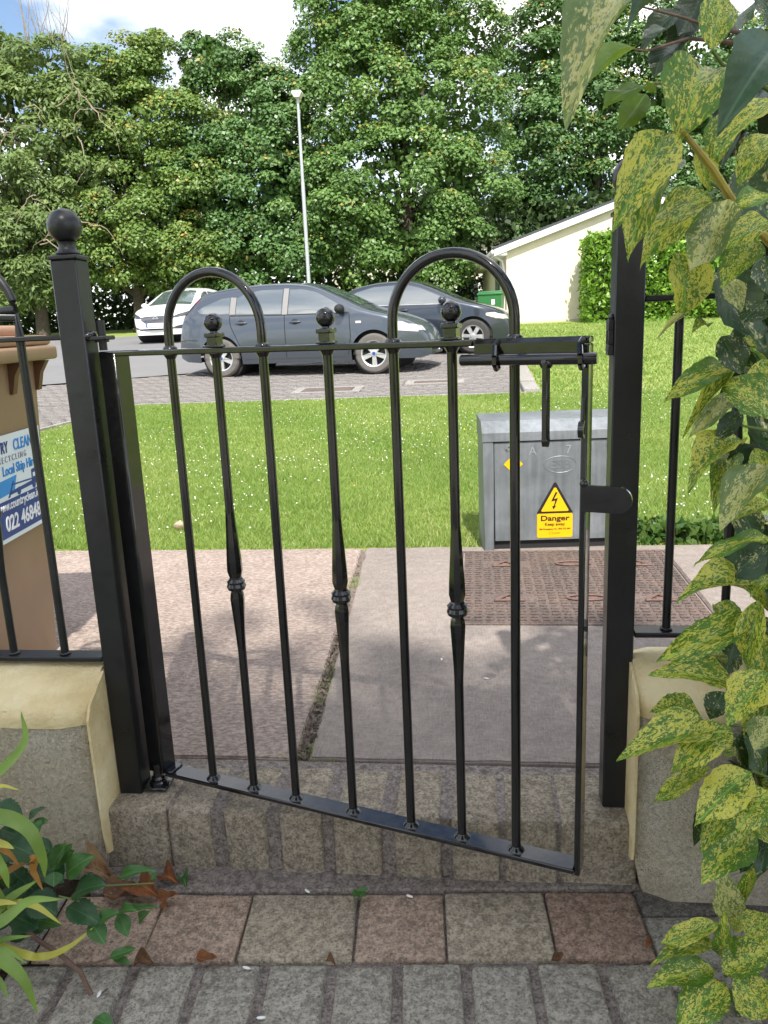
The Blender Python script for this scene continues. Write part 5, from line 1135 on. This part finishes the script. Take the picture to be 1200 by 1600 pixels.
AUC = [leaf_blade(i, 1.0, [.14, .3, .05, .22, -.1, .35][i], [.18, .10, .22, .05, .15, .28][i], [.03, .045, .02, .05, .035, .04][i], .12, 20, 3, twist=[.2, -.3, .5, 0, -.5, .3][i], nserr=6) for i in range(6)]
_mc = {}
def with_mat(lst, i, mat):
    k_ = (id(lst), i, mat)
    if k_ not in _mc: me = lst[i].copy(); me.materials.append(MATS[mat]); _mc[k_] = me
    return _mc[k_]
def put_leaf(parent, base, tip, width, nrm, mat, lst=AUC, vi=None, name='leaf'):
    base, tip = Vector(base), Vector(tip); x = tip-base; L = x.length; x = x/L; nrm = Vector(nrm); z = (nrm-x*nrm.dot(x))
    z = z.normalized() if z.length > 1e-4 else x.orthogonal().normalized(); y = z.cross(x)
    vi = random.randrange(len(lst)) if vi is None else vi
    M = Matrix(((x.x*L, y.x*width, z.x*L*.8, base.x), (x.y*L, y.y*width, z.y*L*.8, base.y), (x.z*L, y.z*width, z.z*L*.8, base.z), (0, 0, 0, 1)))
    o_ = bpy.data.objects.new(name, with_mat(lst, vi, mat)); C.objects.link(o_); o_.parent = parent
    o_.matrix_local = Matrix.Translation(-parent.location) @ M; return o_
shr = thing('variegated_shrub', 'tall spotted yellow and green leaved shrub against the wall and railing', 'shrub', (1.36, -.32, -.14))
V_, P_, D_, G_, B_, S_ = 'aucuba', 'aucuba_pale', 'aucuba_dark', 'plain_leaf', 'sky_sheen_leaf', 'shade_leaf'
# base px, tip px, depth at base and tip, width px, kind
LEAVES = [
 (990, -45, 880, 182, .66, .60, 92, P_), (962, -30, 884, 66, .74, .70, 45, G_), (992, 72, 914, 131, .92, .9, 50, G_), (1020, 131, 942, 160, .92, .88, 54, G_), (1008, 150, 964, 208, .95, .93, 38, G_),
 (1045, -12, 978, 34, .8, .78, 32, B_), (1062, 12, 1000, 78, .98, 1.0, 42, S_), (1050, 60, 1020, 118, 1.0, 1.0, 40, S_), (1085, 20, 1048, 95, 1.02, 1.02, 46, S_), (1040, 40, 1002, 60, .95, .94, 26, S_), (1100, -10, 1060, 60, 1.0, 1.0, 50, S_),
 (1068, 203, 1104, 84, .86, .90, 96, V_), (1046, 200, 960, 354, .88, .84, 72, V_), (1062, 232, 974, 388, .90, .86, 58, V_), (1062, 222, 1030, 300, .9, .9, 26, G_), (1108, 285, 1001, 405, .94, .90, 62, V_), (1138, 318, 1078, 432, .95, .90, 64, P_), (1062, 392, 1072, 498, .98, 1.0, 66, V_),
 (1074, 488, 1028, 526, 1.0, .98, 10, P_), (1212, 338, 1136, 382, .90, .88, 44, V_), (1180, 374, 1127, 450, .92, .90, 54, V_), (1137, 432, 1160, 486, .97, .97, 30, P_), (1116, 420, 1190, 545, 1.0, 1.02, 92, D_), (1222, 52, 1128, 192, .72, .70, 84, B_),
 (1212, 150, 1114, 240, .80, .80, 66, V_), (1215, 200, 1150, 285, .84, .84, 50, V_), (1112, 78, 1128, -14, .86, .88, 50, V_), (1215, 40, 1180, -10, .84, .84, 40, D_), (1150, 262, 1204, 345, .96, .98, 90, D_), (1120, 250, 1142, 170, .93, .93, 44, V_), (1090, 230, 1112, 300, .95, .97, 30, V_),
 (1150, 320, 1208, 300, .93, .93, 40, V_), (1096, 468, 1074, 440, 1.0, .99, 20, P_), (1160, 500, 1198, 470, .98, .98, 44, D_), (1195, 400, 1200, 462, .98, .98, 40, D_), (1108, 505, 1083, 515, 1.02, 1.0, 22, V_), (1128, 525, 1160, 585, 1.05, 1.05, 44, D_),
 (1148, 568, 1042, 617, 1.08, 1.04, 40, V_), (1150, 572, 1066, 684, 1.08, 1.05, 24, V_), (1152, 612, 1077, 680, 1.10, 1.07, 30, P_), (1158, 644, 1118, 690, 1.10, 1.09, 28, D_), (1160, 678, 1074, 756, 1.10, 1.06, 56, V_), (1197, 722, 1124, 824, 1.08, 1.04, 56, P_),
 (1136, 592, 1214, 655, 1.05, 1.04, 72, V_), (1204, 786, 1129, 820, 1.12, 1.10, 26, V_), (1206, 832, 1088, 874, 1.12, 1.08, 27, V_), (1142, 900, 1206, 850, 1.14, 1.12, 62, D_), (1184, 914, 1064, 924, 1.14, 1.10, 60, V_), (1210, 900, 1172, 930, 1.12, 1.1, 30, V_), (1190, 560, 1205, 640, 1.1, 1.1, 50, V_), (1180, 700, 1200, 780, 1.14, 1.14, 40, V_), (1150, 780, 1190, 860, 1.16, 1.16, 40, D_),
 (1176, 966, 1022, 1038, 1.14, 1.10, 48, V_), (1140, 1026, 1040, 1037, 1.16, 1.13, 32, P_), (1148, 1062, 1018, 1050, 1.14, 1.10, 50, V_), (1106, 1118, 1021, 1104, 1.18, 1.15, 54, V_), (1112, 1136, 964, 1187, 1.14, 1.08, 62, V_), (1143, 1130, 1048, 1204, 1.13, 1.09, 54, V_), (1108, 1200, 1019, 1258, 1.16, 1.12, 27, V_),
 (1184, 938, 1166, 1048, 1.12, 1.12, 38, V_), (1200, 1048, 1135, 1132, 1.10, 1.08, 58, V_), (1130, 1080, 1108, 1124, 1.18, 1.18, 34, D_), (1142, 1148, 1172, 1202, 1.18, 1.18, 40, D_), (1174, 1200, 1087, 1286, 1.12, 1.08, 62, V_), (1112, 1238, 1084, 1324, 1.18, 1.16, 22, D_), (1151, 1254, 1094, 1328, 1.16, 1.13, 42, V_), (1174, 1296, 1096, 1378, 1.15, 1.11, 62, V_),
 (1206, 1230, 1150, 1296, 1.10, 1.08, 68, V_), (1205, 1120, 1178, 1172, 1.10, 1.10, 44, P_), (1170, 1150, 1198, 1215, 1.17, 1.18, 50, D_), (1150, 1000, 1130, 1060, 1.17, 1.17, 40, D_), (1190, 990, 1206, 1080, 1.14, 1.14, 46, V_),
 (1141, 1438, 1126, 1356, 1.27, 1.25, 42, P_), (1131, 1506, 1133, 1428, 1.28, 1.24, 30, V_), (1155, 1425, 1192, 1336, 1.26, 1.24, 17, V_), (1144, 1454, 1162, 1427, 1.29, 1.28, 22, V_), (1123, 1446, 1030, 1479, 1.26, 1.24, 30, V_), (1119, 1472, 1018, 1502, 1.28, 1.26, 33, V_), (1117, 1512, 1012, 1539, 1.26, 1.24, 46, V_),
 (1133, 1530, 1056, 1612, 1.24, 1.20, 60, V_), (1129, 1519, 1210, 1478, 1.25, 1.24, 52, V_), (1150, 1530, 1210, 1592, 1.23, 1.22, 58, V_), (1165, 1462, 1210, 1432, 1.26, 1.26, 48, V_), (1142, 1546, 1126, 1562, 1.28, 1.28, 22, G_), (1146, 1560, 1190, 1606, 1.27, 1.26, 32, D_),
]
rs_ = random.Random(3)
for i, (bx, by, tx, ty, d0, d1, wp, kd) in enumerate(LEAVES):
    a, b = at(bx, by, d0), at(tx, ty, d1); mid = (a+b)/2; toc = (CAM-mid).normalized()
    nv = toc*.75+Vector((0, 0, .55))+Vector((rs_.uniform(-.3, .3), rs_.uniform(-.25, .25), rs_.uniform(-.1, .3)))
    wd = wp/F_PX*(d0+d1)/2*1.16
    put_leaf(shr, a, b, wd, nv, kd, vi=i % 6)
# leaves deeper in the shrub and out of the picture
heart = [at(1215, y, d) for y, d in ((60, 1.05), (200, 1.1), (330, 1.12), (470, 1.15), (600, 1.2), (760, 1.24), (900, 1.25), (1040, 1.25), (1180, 1.24), (1290, 1.24))]
for i in range(420):
    c_ = heart[i % len(heart)]+Vector((rs_.uniform(-.09, .30), rs_.uniform(-.02, .22), rs_.uniform(-.07, .07)))
    dr_ = Vector((rs_.uniform(-1, .9), rs_.uniform(-1, .5), rs_.uniform(-.8, .3))).normalized(); L = rs_.uniform(.09, .15)
    q = c_+dr_*L; s_ = at(0, 0, 1)
    # keep random leaves from covering the measured ones in view
    vv = q-CAM; dep = vv.dot(_fw); sx_ = 600+F_PX*vv.dot(_rt)/dep; sxb = 600+F_PX*(c_-CAM).dot(_rt)/(c_-CAM).dot(_fw)
    if min(sx_, sxb) < (1112 if i % 3 else 1140): continue
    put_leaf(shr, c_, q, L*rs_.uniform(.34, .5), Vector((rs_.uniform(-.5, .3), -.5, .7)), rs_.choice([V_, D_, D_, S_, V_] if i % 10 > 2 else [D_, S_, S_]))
# stems
def stem(pts, r, mat): mb_ = MB(); mb_.tube([Vector(p)-shr.location for p in pts], r, 8); return mb_.obj('stem', mat, shr)
stem([at(1066, 204, .87), at(1085, 228, .88), at(1112, 262, .91), at(1142, 310, .96), at(1170, 345, 1.02), at(1225, 400, 1.1)], [.0026, .0038, .0045, .005, .0055, .007], 'stem_yellow')
stem([at(1112, 78, .87), at(1128, 100, .9), at(1150, 112, .95), at(1220, 150, 1.05)], [.0018, .002, .0025, .004], 'stem_green')
stem([at(1115, 112, .9), at(1150, 100, .96), at(1215, 110, 1.02)], [.0018, .0024, .004], 'stem_green')
stem([at(985, 76, .92), at(1010, 80, .95), at(1075, 60, 1.0), at(1180, 70, 1.06)], [.001, .0014, .002, .004], 'stem_brown')
stem([at(1000, 10, .85), at(1060, 25, .95), at(1120, 45, 1.0), at(1215, 60, 1.06)], [.001, .0016, .0022, .004], 'stem_brown')
stem([at(1018, 131, .92), at(1040, 130, .98), at(1120, 110, 1.04)], [.001, .0015, .003], 'stem_brown')
for a, b in (((1148, 570, 1.08), (1225, 610, 1.2)), ((1160, 665, 1.1), (1230, 700, 1.2)), ((1184, 914, 1.14), (1240, 950, 1.24)), ((1145, 1132, 1.14), (1240, 1170, 1.24)), ((1176, 1205, 1.13), (1240, 1250, 1.24)), ((1176, 968, 1.14), (1240, 990, 1.24)), ((1150, 1062, 1.14), (1240, 1085, 1.24)), ((1110, 285, .95), (1220, 380, 1.1))):
    p0, p1 = at(*a), at(*b); stem([p0, (p0+p1)/2+Vector((0, 0, .01)), p1], [.0018, .0026, .004], 'stem_green')
root = Vector((1.42, -.28, -.16))
stem([root, heart[8]+Vector((.1, 0, 0)), heart[5]+Vector((.1, 0, 0)), heart[2]+Vector((.08, 0, 0)), heart[0]+Vector((.06, 0, .1))], [.016, .014, .011, .008, .005], 'stem_brown')
stem([root+Vector((.05, .05, 0)), heart[6]+Vector((.2, .05, 0)), heart[3]+Vector((.22, .05, 0)), heart[0]+Vector((.25, 0, .1))], [.014, .012, .009, .005], 'stem_brown')
stem([at(1134, 1525, 1.27), at(1150, 1500, 1.30), at(1165, 1470, 1.33), Vector((1.36, -.30, -.14))], [.003, .0035, .004, .005], 'stem_green')

# plants at the foot of the left wall
lil = thing('montbretia_clump', 'arching green and yellow strap leaved clump at the foot of the wall', 'plant', (-.22, -.22, -.14))
def strap(pts, wpx, mat):
    P = [lil.location+Vector((-.10+random.uniform(-.03, .03), random.uniform(-.05, .05), 0))]+[at(*q) for q in pts]; out_ = []; n_ = 14
    # Catmull-Rom through the points
    Q_ = [P[0]*2-P[1]]+P+[P[-1]*2-P[-2]]
    for i in range(1, len(Q_)-2):
        for j in range(6):
            t = j/6; a, b, c_, d = Q_[i-1], Q_[i], Q_[i+1], Q_[i+2]
            out_.append(.5*((2*b)+(c_-a)*t+(2*a-5*b+4*c_-d)*t*t+(3*b-a-3*c_+d)*t**3))
    out_.append(P[-1]); n_ = len(out_); V = []; Fq = []
    for i, p in enumerate(out_):
        t = (out_[min(i+1, n_-1)]-out_[max(i-1, 0)]).normalized(); toc = (CAM-p).normalized(); s = t.cross(toc*.8+Vector((0, 0, .4))).normalized(); nn = s.cross(t)
        w = wpx/F_PX*1.4*.5*(math.sin(math.pi*min(1, (.30+.70*i/(n_-1))))**.7 if i < n_-1 else .04)
        V += [p-s*w-lil.location, p-nn*w*.3-lil.location, p+s*w-lil.location]
    for i in range(n_-1):
        for j in range(2): Fq.append((i*3+j, i*3+j+1, (i+1)*3+j+1, (i+1)*3+j))
    m_ = MB(); m_.add(V, Fq); m_.obj('strap_leaf', mat, lil, smooth=80)
for pts, w_, mt in [([(-60, 1250, 1.36), (0, 1204, 1.38), (38, 1158, 1.40), (33, 1112, 1.42)], 17, 'strap_green'), ([(-50, 1240, 1.36), (0, 1228, 1.36), (31, 1235, 1.35)], 8, 'strap_yellow'),
    ([(-60, 1290, 1.32), (0, 1276, 1.32), (44, 1296, 1.32), (66, 1340, 1.33), (70, 1371, 1.34)], 24, 'strap_green'), ([(-50, 1315, 1.3), (0, 1318, 1.3), (22, 1326, 1.3)], 15, 'strap_yellow'), ([(-50, 1310, 1.28), (0, 1352, 1.28), (14, 1388, 1.29)], 19, 'strap_green'),
    ([(-50, 1455, 1.3), (0, 1440, 1.3), (45, 1408, 1.31), (96, 1405, 1.33)], 20, 'strap_green'), ([(-30, 1440, 1.32), (20, 1400, 1.33), (58, 1376, 1.35)], 16, 'strap_green'), ([(10, 1415, 1.34), (52, 1414, 1.34), (96, 1444, 1.35)], 13, 'strap_yellow'), ([(40, 1345, 1.37), (52, 1362, 1.37), (67, 1391, 1.38)], 13, 'strap_orange'),
    ([(-50, 1470, 1.24), (0, 1496, 1.24), (36, 1530, 1.25), (59, 1584, 1.26)], 22, 'strap_green'), ([(25, 1487, 1.35), (70, 1494, 1.36), (110, 1478, 1.36), (146, 1449, 1.37)], 12, 'strap_yellow'), ([(-30, 1480, 1.28), (10, 1484, 1.28), (42, 1506, 1.28)], 11, 'strap_green'), ([(-40, 1420, 1.3), (0, 1410, 1.3), (30, 1412, 1.31)], 12, 'strap_yellow'), ([(-40, 1500, 1.3), (0, 1470, 1.31), (50, 1462, 1.33)], 12, 'strap_green'), ([(-40, 1370, 1.3), (0, 1400, 1.31), (12, 1440, 1.32)], 14, 'strap_green'), ([(-30, 1340, 1.3), (8, 1330, 1.32), (30, 1352, 1.34)], 12, 'strap_orange'), ([(-40, 1525, 1.26), (-5, 1530, 1.26), (14, 1560, 1.26)], 14, 'strap_green')]: strap(pts, w_, mt)
BRM = [leaf_blade(40+i, 1.0, [.1, .2, -.05][i], .12, .03, .14, 20, 3, nserr=11) for i in range(3)]
brb = thing('bramble', 'trailing bramble with dark toothed leaves on the paving below the wall', 'plant', (-.06, -.20, -.14))
for i, (bx, by, tx, ty, d0, d1, wp, mt) in enumerate([(-15, 1262, 38, 1282, 1.42, 1.41, 40, 'bramble'), (42, 1282, 70, 1260, 1.42, 1.42, 14, 'bramble'), (50, 1290, 76, 1282, 1.42, 1.41, 16, 'bramble_light'), (5, 1315, 72, 1345, 1.39, 1.37, 56, 'bramble'), (48, 1285, 62, 1300, 1.41, 1.4, 22, 'bramble_light'),
     (78, 1356, 104, 1318, 1.41, 1.40, 32, 'bramble_light'), (90, 1350, 112, 1318, 1.41, 1.41, 22, 'bramble_light'), (100, 1366, 145, 1336, 1.41, 1.40, 34, 'bramble_light'), (84, 1362, 84, 1386, 1.40, 1.39, 24, 'bramble_light'), (112, 1396, 164, 1380, 1.40, 1.38, 38, 'bramble'), (104, 1414, 160, 1444, 1.39, 1.37, 34, 'bramble'), (142, 1440, 164, 1476, 1.38, 1.36, 26, 'bramble_light'),
     (150, 1440, 185, 1424, 1.38, 1.37, 20, 'bramble_light'), (182, 1425, 212, 1420, 1.40, 1.38, 20, 'bramble_light'), (186, 1428, 200, 1464, 1.40, 1.38, 22, 'bramble_light'), (190, 1424, 246, 1416, 1.41, 1.40, 10, 'bramble_light'), (215, 1440, 232, 1424, 1.41, 1.4, 16, 'bramble_light'), (172, 1496, 214, 1481, 1.37, 1.36, 14, 'bramble_light'), (176, 1496, 205, 1506, 1.37, 1.36, 12, 'bramble_light'),
     (180, 1372, 241, 1357, 1.45, 1.44, 20, 'bramble_light'), (45, 1400, 90, 1430, 1.40, 1.40, 44, 'bramble'), (20, 1430, 60, 1450, 1.40, 1.40, 40, 'bramble'), (-10, 1400, 30, 1420, 1.4, 1.4, 40, 'bramble'), (60, 1345, 100, 1380, 1.43, 1.42, 40, 'bramble'), (148, 1590, 178, 1606, 1.30, 1.28, 20, 'bramble_light'), (30, 1370, 62, 1400, 1.43, 1.43, 36, 'bramble'), (236, 1374, 246, 1364, 1.44, 1.44, 10, 'bramble_light'), (0, 1295, 40, 1312, 1.43, 1.43, 36, 'bramble')]):
    a, b = at(bx, by, d0), at(tx, ty, d1); toc = (CAM-a).normalized()
    put_leaf(brb, a, b, wp/F_PX*1.38*1.15, toc*.7+Vector((rs_.uniform(-.3, .3), rs_.uniform(-.2, .2), .7)), mt, BRM, i % 3)
for i in range(26):
    bx, by = rs_.uniform(-40, 105), rs_.uniform(1300, 1450); d0 = 1.44+rs_.uniform(-.02, .03); a = at(bx, by, d0); an = rs_.uniform(0, 6.28); b = at(bx+46*math.cos(an), by+34*math.sin(an), d0-.01)
    put_leaf(brb, a, b, .034, (CAM-a).normalized()*.7+Vector((rs_.uniform(-.4, .4), rs_.uniform(-.3, .3), .7)), 'bramble' if i % 4 else 'bramble_light', BRM, i % 3)
for pts, r, mt in (([(30, 1445, 1.40), (60, 1470, 1.38), (92, 1490, 1.37), (125, 1518, 1.36), (145, 1560, 1.35), (168, 1592, 1.33), (205, 1612, 1.31)], .0042, 'stem_brown'), ([(92, 1400, 1.40), (140, 1412, 1.39), (172, 1424, 1.39)], .0016, 'stem_green'), ([(115, 1508, 1.365), (150, 1504, 1.365), (176, 1496, 1.37)], .0018, 'stem_brown'), ([(25, 1415, 1.42), (70, 1352, 1.42), (84, 1352, 1.41)], .0016, 'stem_green'), ([(160, 1384, 1.42), (240, 1380, 1.44)], .0014, 'stem_green'), ([(155, 1555, 1.35), (168, 1545, 1.345)], .0014, 'stem_brown'), ([(158, 1572, 1.345), (146, 1574, 1.345)], .0014, 'stem_brown')):
    mb = MB(); mb.tube([at(*q)-brb.location for q in pts], r, 7); mb.obj('runner', mt, brb)
DED = [leaf_blade(60+i, 1.3, [.5, -.4, .7][i], [.5, .35, .6][i], .10, .06, 14, 3, nserr=5, twist=[.8, -.6, 1.2][i]) for i in range(3)]
def ground_z(px, py, z):
    d = at(px, py, 1)-CAM; return CAM+d*((z-CAM.z)/d.z)
for i, (bx, by, tx, ty, wp, mt, lab, zz2) in enumerate([(126, 1352, 182, 1376, 30, 'tan_leaf', 'pale brown curled dead leaf at the wall foot', -.125), (160, 1404, 222, 1392, 34, 'dead_leaf', 'dark red brown dead leaf below the pale curled one', -.125), (212, 1378, 246, 1398, 40, 'rust_leaf', 'orange crumpled dead leaf in the step corner', -.120), (250, 1366, 276, 1376, 24, 'rust_leaf', 'small red dead leaf touching the step brick', -.125), (244, 1408, 278, 1398, 15, 'rust_leaf', 'curled orange dead leaf on the pink paver edge', -.125), (250, 1420, 264, 1414, 9, 'rust_leaf', 'tiny orange leaf scrap on the pink paver', -.13), (282, 1368, 292, 1384, 16, 'bramble_light', 'small green fallen leaf against the step', -.13),
     (306, 1500, 340, 1498, 14, 'rust_leaf', 'orange dead leaf lying on the joint of the grey bricks', -.132), (208, 1506, 240, 1502, 16, 'dead_leaf', 'dark crumbled leaf on the row joint by the bramble', -.132), (508, 1499, 524, 1505, 10, 'dead_leaf', 'tiny brown leaf on the joint between tan and pink pavers', -.132), (880, 1494, 860, 1504, 9, 'dead_leaf', 'tiny brown leaf at the red paver corner', -.132), (1010, 1478, 1018, 1470, 9, 'rust_leaf', 'tiny red leaf between red paver and shrub leaves', -.132)]):
    a, b = ground_z(bx, by, zz2), ground_z(tx, ty, zz2); o_ = link('dead_leaf', None, None, loc=tuple(a), label=lab, cat='leaf', group=None)
    put_leaf(o_, a, b, wp/F_PX*1.5, Vector((rs_.uniform(-.4, .4), -.3, .8)), mt, DED, i % 3, 'blade')
# weed seedling in front of the step and scraps on the paving
sd = thing('weed_seedling', 'tiny green weed growing in the joint at the step foot', 'weed', tuple(ground_z(566, 1398, -.135)))
for i, (tx, ty) in enumerate(((548, 1396), (575, 1386), (558, 1388), (572, 1400), (565, 1405), (552, 1402))):
    a, b = ground_z(562, 1394, -.125), ground_z(tx, ty, -.120); put_leaf(sd, a, b, .011, Vector((0, -.4, .9)), 'bramble_light', BRM, i % 3)
for i, (px, py) in enumerate(((640, 1400), (480, 1392), (385, 1512), (408, 1590), (155, 1553), (690, 1030), (760, 1060), (712, 990), (1118, 1410))):
    z_ = -.134 if py > 1200 else .004; p = ground_z(px, py, z_); mb = MB(); mb.ball((0, 0, 0), .5, 8, 5, (.016, .006, .004)); o_ = mb.obj('white_scrap', 'bird_white', None, loc=tuple(p), rotz=rs_.uniform(0, 3), label=('tiny white scrap lying on the brick paving' if py > 1200 else 'tiny white chip lying on the concrete path'), cat='litter', group=('white scraps on the brick paving' if py > 1200 else 'white chips on the concrete path'))
p = ground_z(280, 824, .01); mb = MB(); mb.ball((0, 0, 0), .5, 10, 7, (.05, .04, .045))
mb.v = [(x*(1+.3*math.sin(x*90+y*70+2)), y*(1+.3*math.sin(z*120+x*60)), z*(1+.3*math.sin(x*110))) for x, y, z in mb.v]; mb.obj('stone', 'pebble', None, loc=(p.x, p.y, .02), rotz=.4, label='pale buff stone lying in the grass near the path', cat='stone')

# ------------------------------------------------------------------ added tree, unseen behind the viewer: its crown shades the gate and step
gt = Vector((.2, -1.62, 0))+sun_dir*8.6
tree('added_shade_tree', 'leafy tree added unseen behind the viewer to shade the gate', (gt.x, gt.y, -.2), [(0, 0, gt.z+.2, 1.9, 1.8, 1.6), (-1.0, .1, gt.z-.1, 1.4, 1.3, 1.2), (1.1, .1, gt.z, 1.5, 1.3, 1.2), (.1, .8, gt.z+.3, 1.5, 1.2, 1.1), (0, -.7, gt.z+.5, 1.6, 1.3, 1.1)], 'sycamore', leaf=.13, per=130, padr=.5, seed=31, core=16000, trunk=.14)['group'] = 'added shade trees'
# ------------------------------------------------------------------ the house this garden belongs to (unseen behind the viewer, too far back to shade the gate)
hs = thing('house', 'rendered two storey house behind the garden', 'house', (0, -13.0, -.2))
HX0, HX1, EH = -4.9, 5.9, 4.95
mb = MB(); mb.box(HX0, HX1, -7.5, 0, 0, EH); mb.obj('wall', 'house_cream', hs, smooth=None)
mb = MB(); mb.prism([(.45, EH-.05), (.45, EH+.08), (-3.75, EH+2.75), (-7.95, EH+.08), (-7.95, EH-.05)], HX0-.3, HX1+.3, 'x'); rf = mb.obj('roof', 'slate', hs, smooth=None)
mb = MB(); mb.box(HX0-.3, HX1+.3, .451, .53, EH-.06, EH+.03); mb.obj('gutter', 'print_black', rf, smooth=None)
for x in (-1.3, 2.4, 4.1):
    for z in (.95, 3.25):
        mb = MB(); mb.box(x, x+1.4, .002, .05, z, z+1.15); wv_ = mb.obj('window', 'fascia_white', hs, smooth=None); mb = MB(); mb.box(x+.08, x+1.32, .05, .056, z+.08, z+1.07); mb.obj('pane', 'window_glass', wv_, smooth=None)
mb = MB(); mb.box(.5, 1.45, .002, .06, .02, 2.1); dd_ = mb.obj('door', 'door_green', hs, smooth=None); mb = MB(); mb.ball((1.35, .08, 1.05), .025, 10, 6); mb.obj('handle', 'alloy', dd_)
